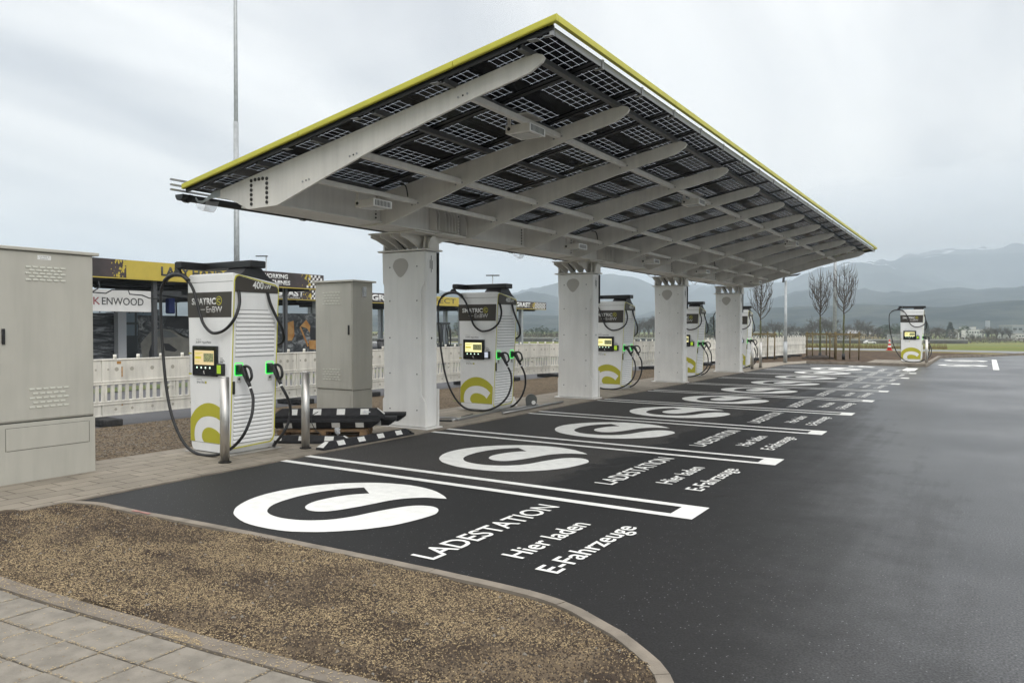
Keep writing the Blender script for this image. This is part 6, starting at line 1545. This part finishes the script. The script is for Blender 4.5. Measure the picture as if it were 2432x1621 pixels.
for i, (kd, px, ty) in enumerate(TR):
    wn = [n_ for lim, n_ in names if px < lim][0]; cn[(kd, wn)] = cn.get((kd, wn), 0) + 1
    d = 345 + (i * 37) % 90
    far_tree(kd, i % 3 if kd == 'bare' else (i % 2 if kd == 'pine' else 0), px, d, ty, '%s from the left %s' % (ordw[cn[(kd, wn)] - 1], wn))
# low scrub and hedge line
def scrub():
    rg = random.Random(12); V = []; Fc = []
    for _ in range(42000):
        px = rg.uniform(860, 2460); d = rg.uniform(310, 440); q = dpos(px, d)
        hm = 3.0 + 3.4 * max(0, mnoise.noise(Vector((px * 0.02, 0, 0)))) + (2.6 if 2020 < px < 2290 else 0)
        if px > 2280: hm *= 0.6
        z = rg.uniform(0, hm); s = rg.uniform(.15, .5); b0 = len(V)
        for _k in range(3): V.append((q.x + rg.uniform(-s, s), q.y + rg.uniform(-s, s), q.z + z + rg.uniform(-s, s)))
        Fc.append((b0, b0 + 1, b0 + 2))
    tag(obj('scrub', (V, Fc), M['brushm']), kind='stuff')
scrub()
M['bw'] = mat('building_white', (0.55, 0.55, 0.53), 0.7, var=0.05); M['by'] = mat('building_ochre', (0.42, 0.33, 0.18), 0.8, var=0.1); M['broof'] = mat('roof_pale', (0.34, 0.33, 0.33), 0.7); M['bgr'] = mat('building_grey', (0.22, 0.24, 0.26), 0.7); M['win'] = mat('far_window', (0.03, 0.035, 0.04), 0.2)
def building(px0, px1, d, ytop, lb, mt='bw', nwin=6, gable=False, depth=14, band=None):
    a_, b_ = dpos(px0, d), dpos(px1, d); zt = 1.6 + (775.3 - ytop) / 1790 * d; d_ = b_ - a_; ln = Vector((d_.x, d_.y, 0)).length
    e = empty('building', ((a_ + b_) / 2), lb, 'building', 'far buildings beyond the field'); e.rotation_euler = (0, 0, math.atan2(d_.y, d_.x)); h = zt - a_.z
    obj('wall', bx(-ln / 2, ln / 2, 0, depth, -1, h if not gable else h * .62), M[mt], e)
    if gable: obj('roof', pr([(-ln / 2 - .4, h * .62 + .01), (ln / 2 + .4, h * .62 + .01), (0, h)], 'y', -0.4, depth + .4), M['broof'], e)
    else: obj('roof', bx(-ln / 2 - .2, ln / 2 + .2, -.2, depth + .2, h + 0.005, h + .5), M['broof'], e)
    hh = h * (.62 if gable else 1)
    for k in range(nwin):
        x = -ln / 2 + ln * (k + .5) / nwin; obj('window', bx(x - ln / nwin * .32, x + ln / nwin * .32, -0.05, 0.0, hh * .62, hh * .80), M['win'], e)
    return e
building(2283, 2338, 470, 781, 'long white factory hall right of the lone far station', nwin=9)
building(2309, 2318, 480, 775, 'small white rooftop block above the white factory', nwin=2)
building(2404, 2470, 520, 771, 'wide grey and white hall at the right picture edge', 'bgr', nwin=5)
building(2030, 2064, 400, 783, 'low ochre house group behind the young trees', 'by', nwin=6, gable=True); building(2068, 2092, 410, 786, 'small ochre house left of the lone far station', 'by', nwin=4, gable=True)
building(2005, 2040, 430, 782, 'pale low building behind the light pole', 'bw', nwin=5); building(2010, 2026, 440, 779, 'pale house with grey roof behind the right young tree', 'bw', nwin=3, gable=True)
building(880, 908, 330, 795, 'white gabled house between second cabinet and first column', 'bw', nwin=3, gable=True)
building(1800, 1836, 420, 788, 'pale low shed behind the fifth station', 'bw', nwin=4); building(1880, 1905, 430, 786, 'pale shed right of the grey street lamp', 'bw', nwin=3)
building(2412, 2440, 380, 791, 'low white shed in front of the grey hall', 'bw', nwin=4)
p = dpos(2345.5, 560); e = empty('silo', p, 'tall grey cylindrical silo tower beside the white factory', 'silo'); bm = bmesh.new(); cyl(bm, (0, 0), 1.45, 0, 11.4, 20); obj('shaft', bm, M['bgr'], e); bm = bmesh.new(); cyl(bm, (0, 0), 1.55, 11.401, 11.7, 20); obj('cap', bm, M['broof'], e)
p = dpos(2288.5, 330); e = empty('billboard', p, 'tall upright pale billboard in front of the white factory', 'billboard'); e.rotation_euler = (0, 0, rz_); obj('board', bx(-0.85, 0.85, -.1, .1, 2.3, 5.4), M['bw'], e); obj('leg', bx(-0.7, -0.5, -.08, .08, 0, 2.299), M['galv'], e); obj('leg', bx(0.5, 0.7, -.08, .08, 0, 2.299), M['galv'], e)
p = dpos(2276.5, 330); e = empty('sign_pylon', p, 'slim pale sign pylon left of the upright billboard', 'sign'); obj('shaft', bx(-.25, .25, -.1, .1, 0, 4.6), M['bw'], e); obj('arm', bx(-.7, .3, -.11, .11, 4.605, 4.8), M['bw'], e)
# ================================================================== hills and mountains
def hills(name, keys, dist, col, col2, rough_amp, snow=None, seed=0, back=1.5, front=0.62, patch=3.0):
    ks = sorted(keys); px = [k[0] for k in ks]; py = [k[1] for k in ks]
    azs = [az_of(p) for p in px]
    na, nr = 520, 26; a0, a1 = -1.9, 1.25; V = []; Fc = []
    for i in range(na + 1):
        a_ = a0 + (a1 - a0) * i / na
        y = float(np.interp(a_, azs, py)); 
        if a_ < azs[0] or a_ > azs[-1]: y += 12 * mnoise.noise(Vector((a_ * 6, seed, 0)))
        cosv = math.cos(a_ - az_of(1216)); 
        H = (775.3 - y) / 1790 * dist * max(0.25, cosv) + 1.6 + 5
        H *= 1 + 0.0
        for j in range(nr + 1):
            t = j / nr
            if t < 0.62: u = t / 0.62; r = dist * (front + (1 - front) * u); s = u * u * (3 - 2 * u) * 0.45 + 0.55 * u
            else: u = (t - 0.62) / 0.38; r = dist * (1 + (back - 1) * u); s = 1 - u * u
            x, yy = r * math.sin(a_), r * math.cos(a_)
            nzv = mnoise.fractal(Vector((x, yy, seed * 100)) * (patch / dist), 0.9, 2.1, 6)
            hz = -5 + H * s + nzv * rough_amp * H * (s * (1 - s) * 3.2 + 0.05)
            if abs(t - 0.62) < 0.02: hz = -5 + H + mnoise.fractal(Vector((a_ * 60, seed, 1)), 0.8, 2.2, 5) * H * rough_amp * 0.16
            V.append((x, yy, hz - (6 if j == 0 else 0)))
    for i in range(na):
        for j in range(nr):
            p = i * (nr + 1) + j; Fc.append((p, p + nr + 1, p + nr + 2, p + 1))
    mt, t, b = new_mat(name + '_mat'); n = t.nodes.new; l = t.links.new
    g = n('ShaderNodeNewGeometry'); a = n('ShaderNodeTexNoise'); a.inputs['Scale'].default_value = 20.0 / dist; a.inputs['Detail'].default_value = 10; a.inputs['Roughness'].default_value = 0.62; l(g.outputs['Position'], a.inputs['Vector'])
    r = n('ShaderNodeValToRGB'); e = r.color_ramp.elements; e[0].position = 0.44; e[0].color = col + (1,); e[1].position = 0.60; e[1].color = col2 + (1,); l(a.outputs[0], r.inputs[0])
    last = r.outputs[0]
    if snow:
        s = n('ShaderNodeSeparateXYZ'); l(g.outputs['Position'], s.inputs[0])
        mp_ = n('ShaderNodeMapping'); mp_.inputs['Scale'].default_value = (1, 1, 0.45); mp_.inputs['Rotation'].default_value = (0.4, 0.5, 0.3); l(g.outputs['Position'], mp_.inputs[0])
        sn = n('ShaderNodeTexNoise'); sn.inputs['Scale'].default_value = 26.0 / dist; sn.inputs['Detail'].default_value = 8; sn.inputs['Roughness'].default_value = 0.55; sn.inputs['Distortion'].default_value = 0.8; l(mp_.outputs[0], sn.inputs['Vector'])
        mr = n('ShaderNodeMapRange'); mr.inputs['From Min'].default_value = snow[0]; mr.inputs['From Max'].default_value = snow[1]; mr.inputs['To Min'].default_value = -0.30; mr.inputs['To Max'].default_value = 0.25; l(s.outputs[2], mr.inputs[0])
        ad = n('ShaderNodeMath'); ad.operation = 'ADD'; l(sn.outputs[0], ad.inputs[0]); l(mr.outputs[0], ad.inputs[1])
        sr = n('ShaderNodeValToRGB'); sr.color_ramp.elements[0].position = 0.62; sr.color_ramp.elements[1].position = 0.66; l(ad.outputs[0], sr.inputs[0])
        m2 = n('ShaderNodeMix'); m2.data_type = 'RGBA'; l(sr.outputs[0], m2.inputs[0]); l(last, m2.inputs[6]); m2.inputs[7].default_value = (0.75, 0.77, 0.8, 1); last = m2.outputs[2]
    l(last, b.inputs['Base Color']); b.inputs['Roughness'].default_value = 1.0; b.inputs['Specular IOR Level'].default_value = 0.0
    tag(obj(name, (V, Fc), mt, smooth=True), kind='structure')
foot = [(400, 752), (700, 755), (880, 750), (1000, 748), (1280, 748), (1500, 756), (1600, 748), (1700, 742), (1830, 730), (1950, 724), (2050, 720), (2150, 724), (2250, 728), (2330, 716), (2432, 710), (2700, 712)]
near = [(200, 700), (400, 702), (560, 700), (700, 705), (880, 702), (1034, 698), (1064, 694), (1085, 697), (1150, 704), (1227, 699), (1258, 693), (1290, 696), (1325, 705), (1400, 728), (1470, 748), (1512, 752), (1530, 745), (1553, 736), (1600, 740), (1682, 742), (1702, 734), (1760, 720), (1824, 709), (1860, 701), (1893, 691), (1918, 685), (1974, 679), (2036, 687), (2058, 682), (2073, 690), (2104, 692), (2167, 693), (2204, 687), (2269, 681), (2322, 684), (2409, 679), (2432, 678), (2700, 670)]
far = [(200, 690), (560, 690), (850, 700), (1000, 692), (1044, 688), (1100, 702), (1180, 700), (1227, 693), (1319, 674), (1400, 668), (1487, 660), (1530, 672), (1580, 690), (1631, 697), (1665, 682), (1702, 676), (1780, 672), (1825, 676), (1870, 668), (1893, 657), (1950, 635), (2011, 620), (2058, 623), (2104, 624), (2140, 640), (2198, 656), (2269, 678), (2330, 690), (2700, 700)]
top = [(200, 720), (1400, 690), (1900, 664), (2011, 640), (2080, 625), (2150, 604), (2220, 592), (2300, 588), (2432, 582), (2700, 575)]
G1, G2 = (0.012, 0.020, 0.028), (0.045, 0.055, 0.040)  # bluish forest tones: part of the haze hue is put into the colour
hills('foothills', foot, 1300, G1, (0.050, 0.058, 0.058), 0.30, seed=1, front=0.72)
hills('near_hills', near, 2200, G1, (0.045, 0.053, 0.060), 0.34, seed=2, front=0.66)
hills('far_mountains', far, 3500, (0.03, 0.038, 0.042), (0.07, 0.08, 0.08), 0.42, snow=(60, 400), seed=3, patch=5)
hills('high_mountains', top, 4300, (0.035, 0.042, 0.048), (0.08, 0.09, 0.09), 0.42, snow=(80, 560), seed=4, patch=5)
# ================================================================== haze
bm = bmesh.new(); box(bm, -8300, 6500, -7000, 8300, -40, 565)
mt = bpy.data.materials.new('haze_air'); mt.use_nodes = True; t = mt.node_tree; t.nodes.clear()
o_ = t.nodes.new('ShaderNodeOutputMaterial'); pv = t.nodes.new('ShaderNodeVolumePrincipled'); pv.inputs['Color'].default_value = (0.77, 0.885, 1.0, 1); pv.inputs['Density'].default_value = 0.00032; pv.inputs['Anisotropy'].default_value = 0.0
t.links.new(pv.outputs[0], o_.inputs['Volume'])
hz = tag(obj('haze', bm, mt), kind='stuff')
# ---------------- low cloud lying on the high mountains
def cloud(name, px, dist, z, rx, ry, rz, dens, seed):
    bm = bmesh.new(); bmesh.ops.create_uvsphere(bm, u_segments=64, v_segments=32, radius=1)
    for v in bm.verts:
        q = v.co.copy(); n_ = 1 + 0.45 * mnoise.fractal(Vector((q.x * 2.6 + seed, q.y * 2.6, q.z * 1.5)), 0.9, 2.1, 5)
        v.co = Vector((q.x * rx * n_, q.y * ry * n_, q.z * rz * n_))
    mt = bpy.data.materials.new(name); mt.use_nodes = True; t = mt.node_tree; t.nodes.clear()
    o_ = t.nodes.new('ShaderNodeOutputMaterial'); pv = t.nodes.new('ShaderNodeVolumePrincipled'); pv.inputs['Color'].default_value = (0.97, 0.97, 0.97, 1); pv.inputs['Density'].default_value = dens
    t.links.new(pv.outputs[0], o_.inputs['Volume'])
    o = obj(name, bm, mt); a_ = az_of(px); o.location = (dist * math.sin(a_), dist * math.cos(a_), z); o.rotation_euler = (0, 0, -a_); return tag(o, kind='stuff')
cloud('cloud', 2380, 4200, 545, 1700, 900, 150, 0.0015, 1)
cloud('cloud', 1700, 3600, 400, 1300, 500, 90, 0.0014, 5)
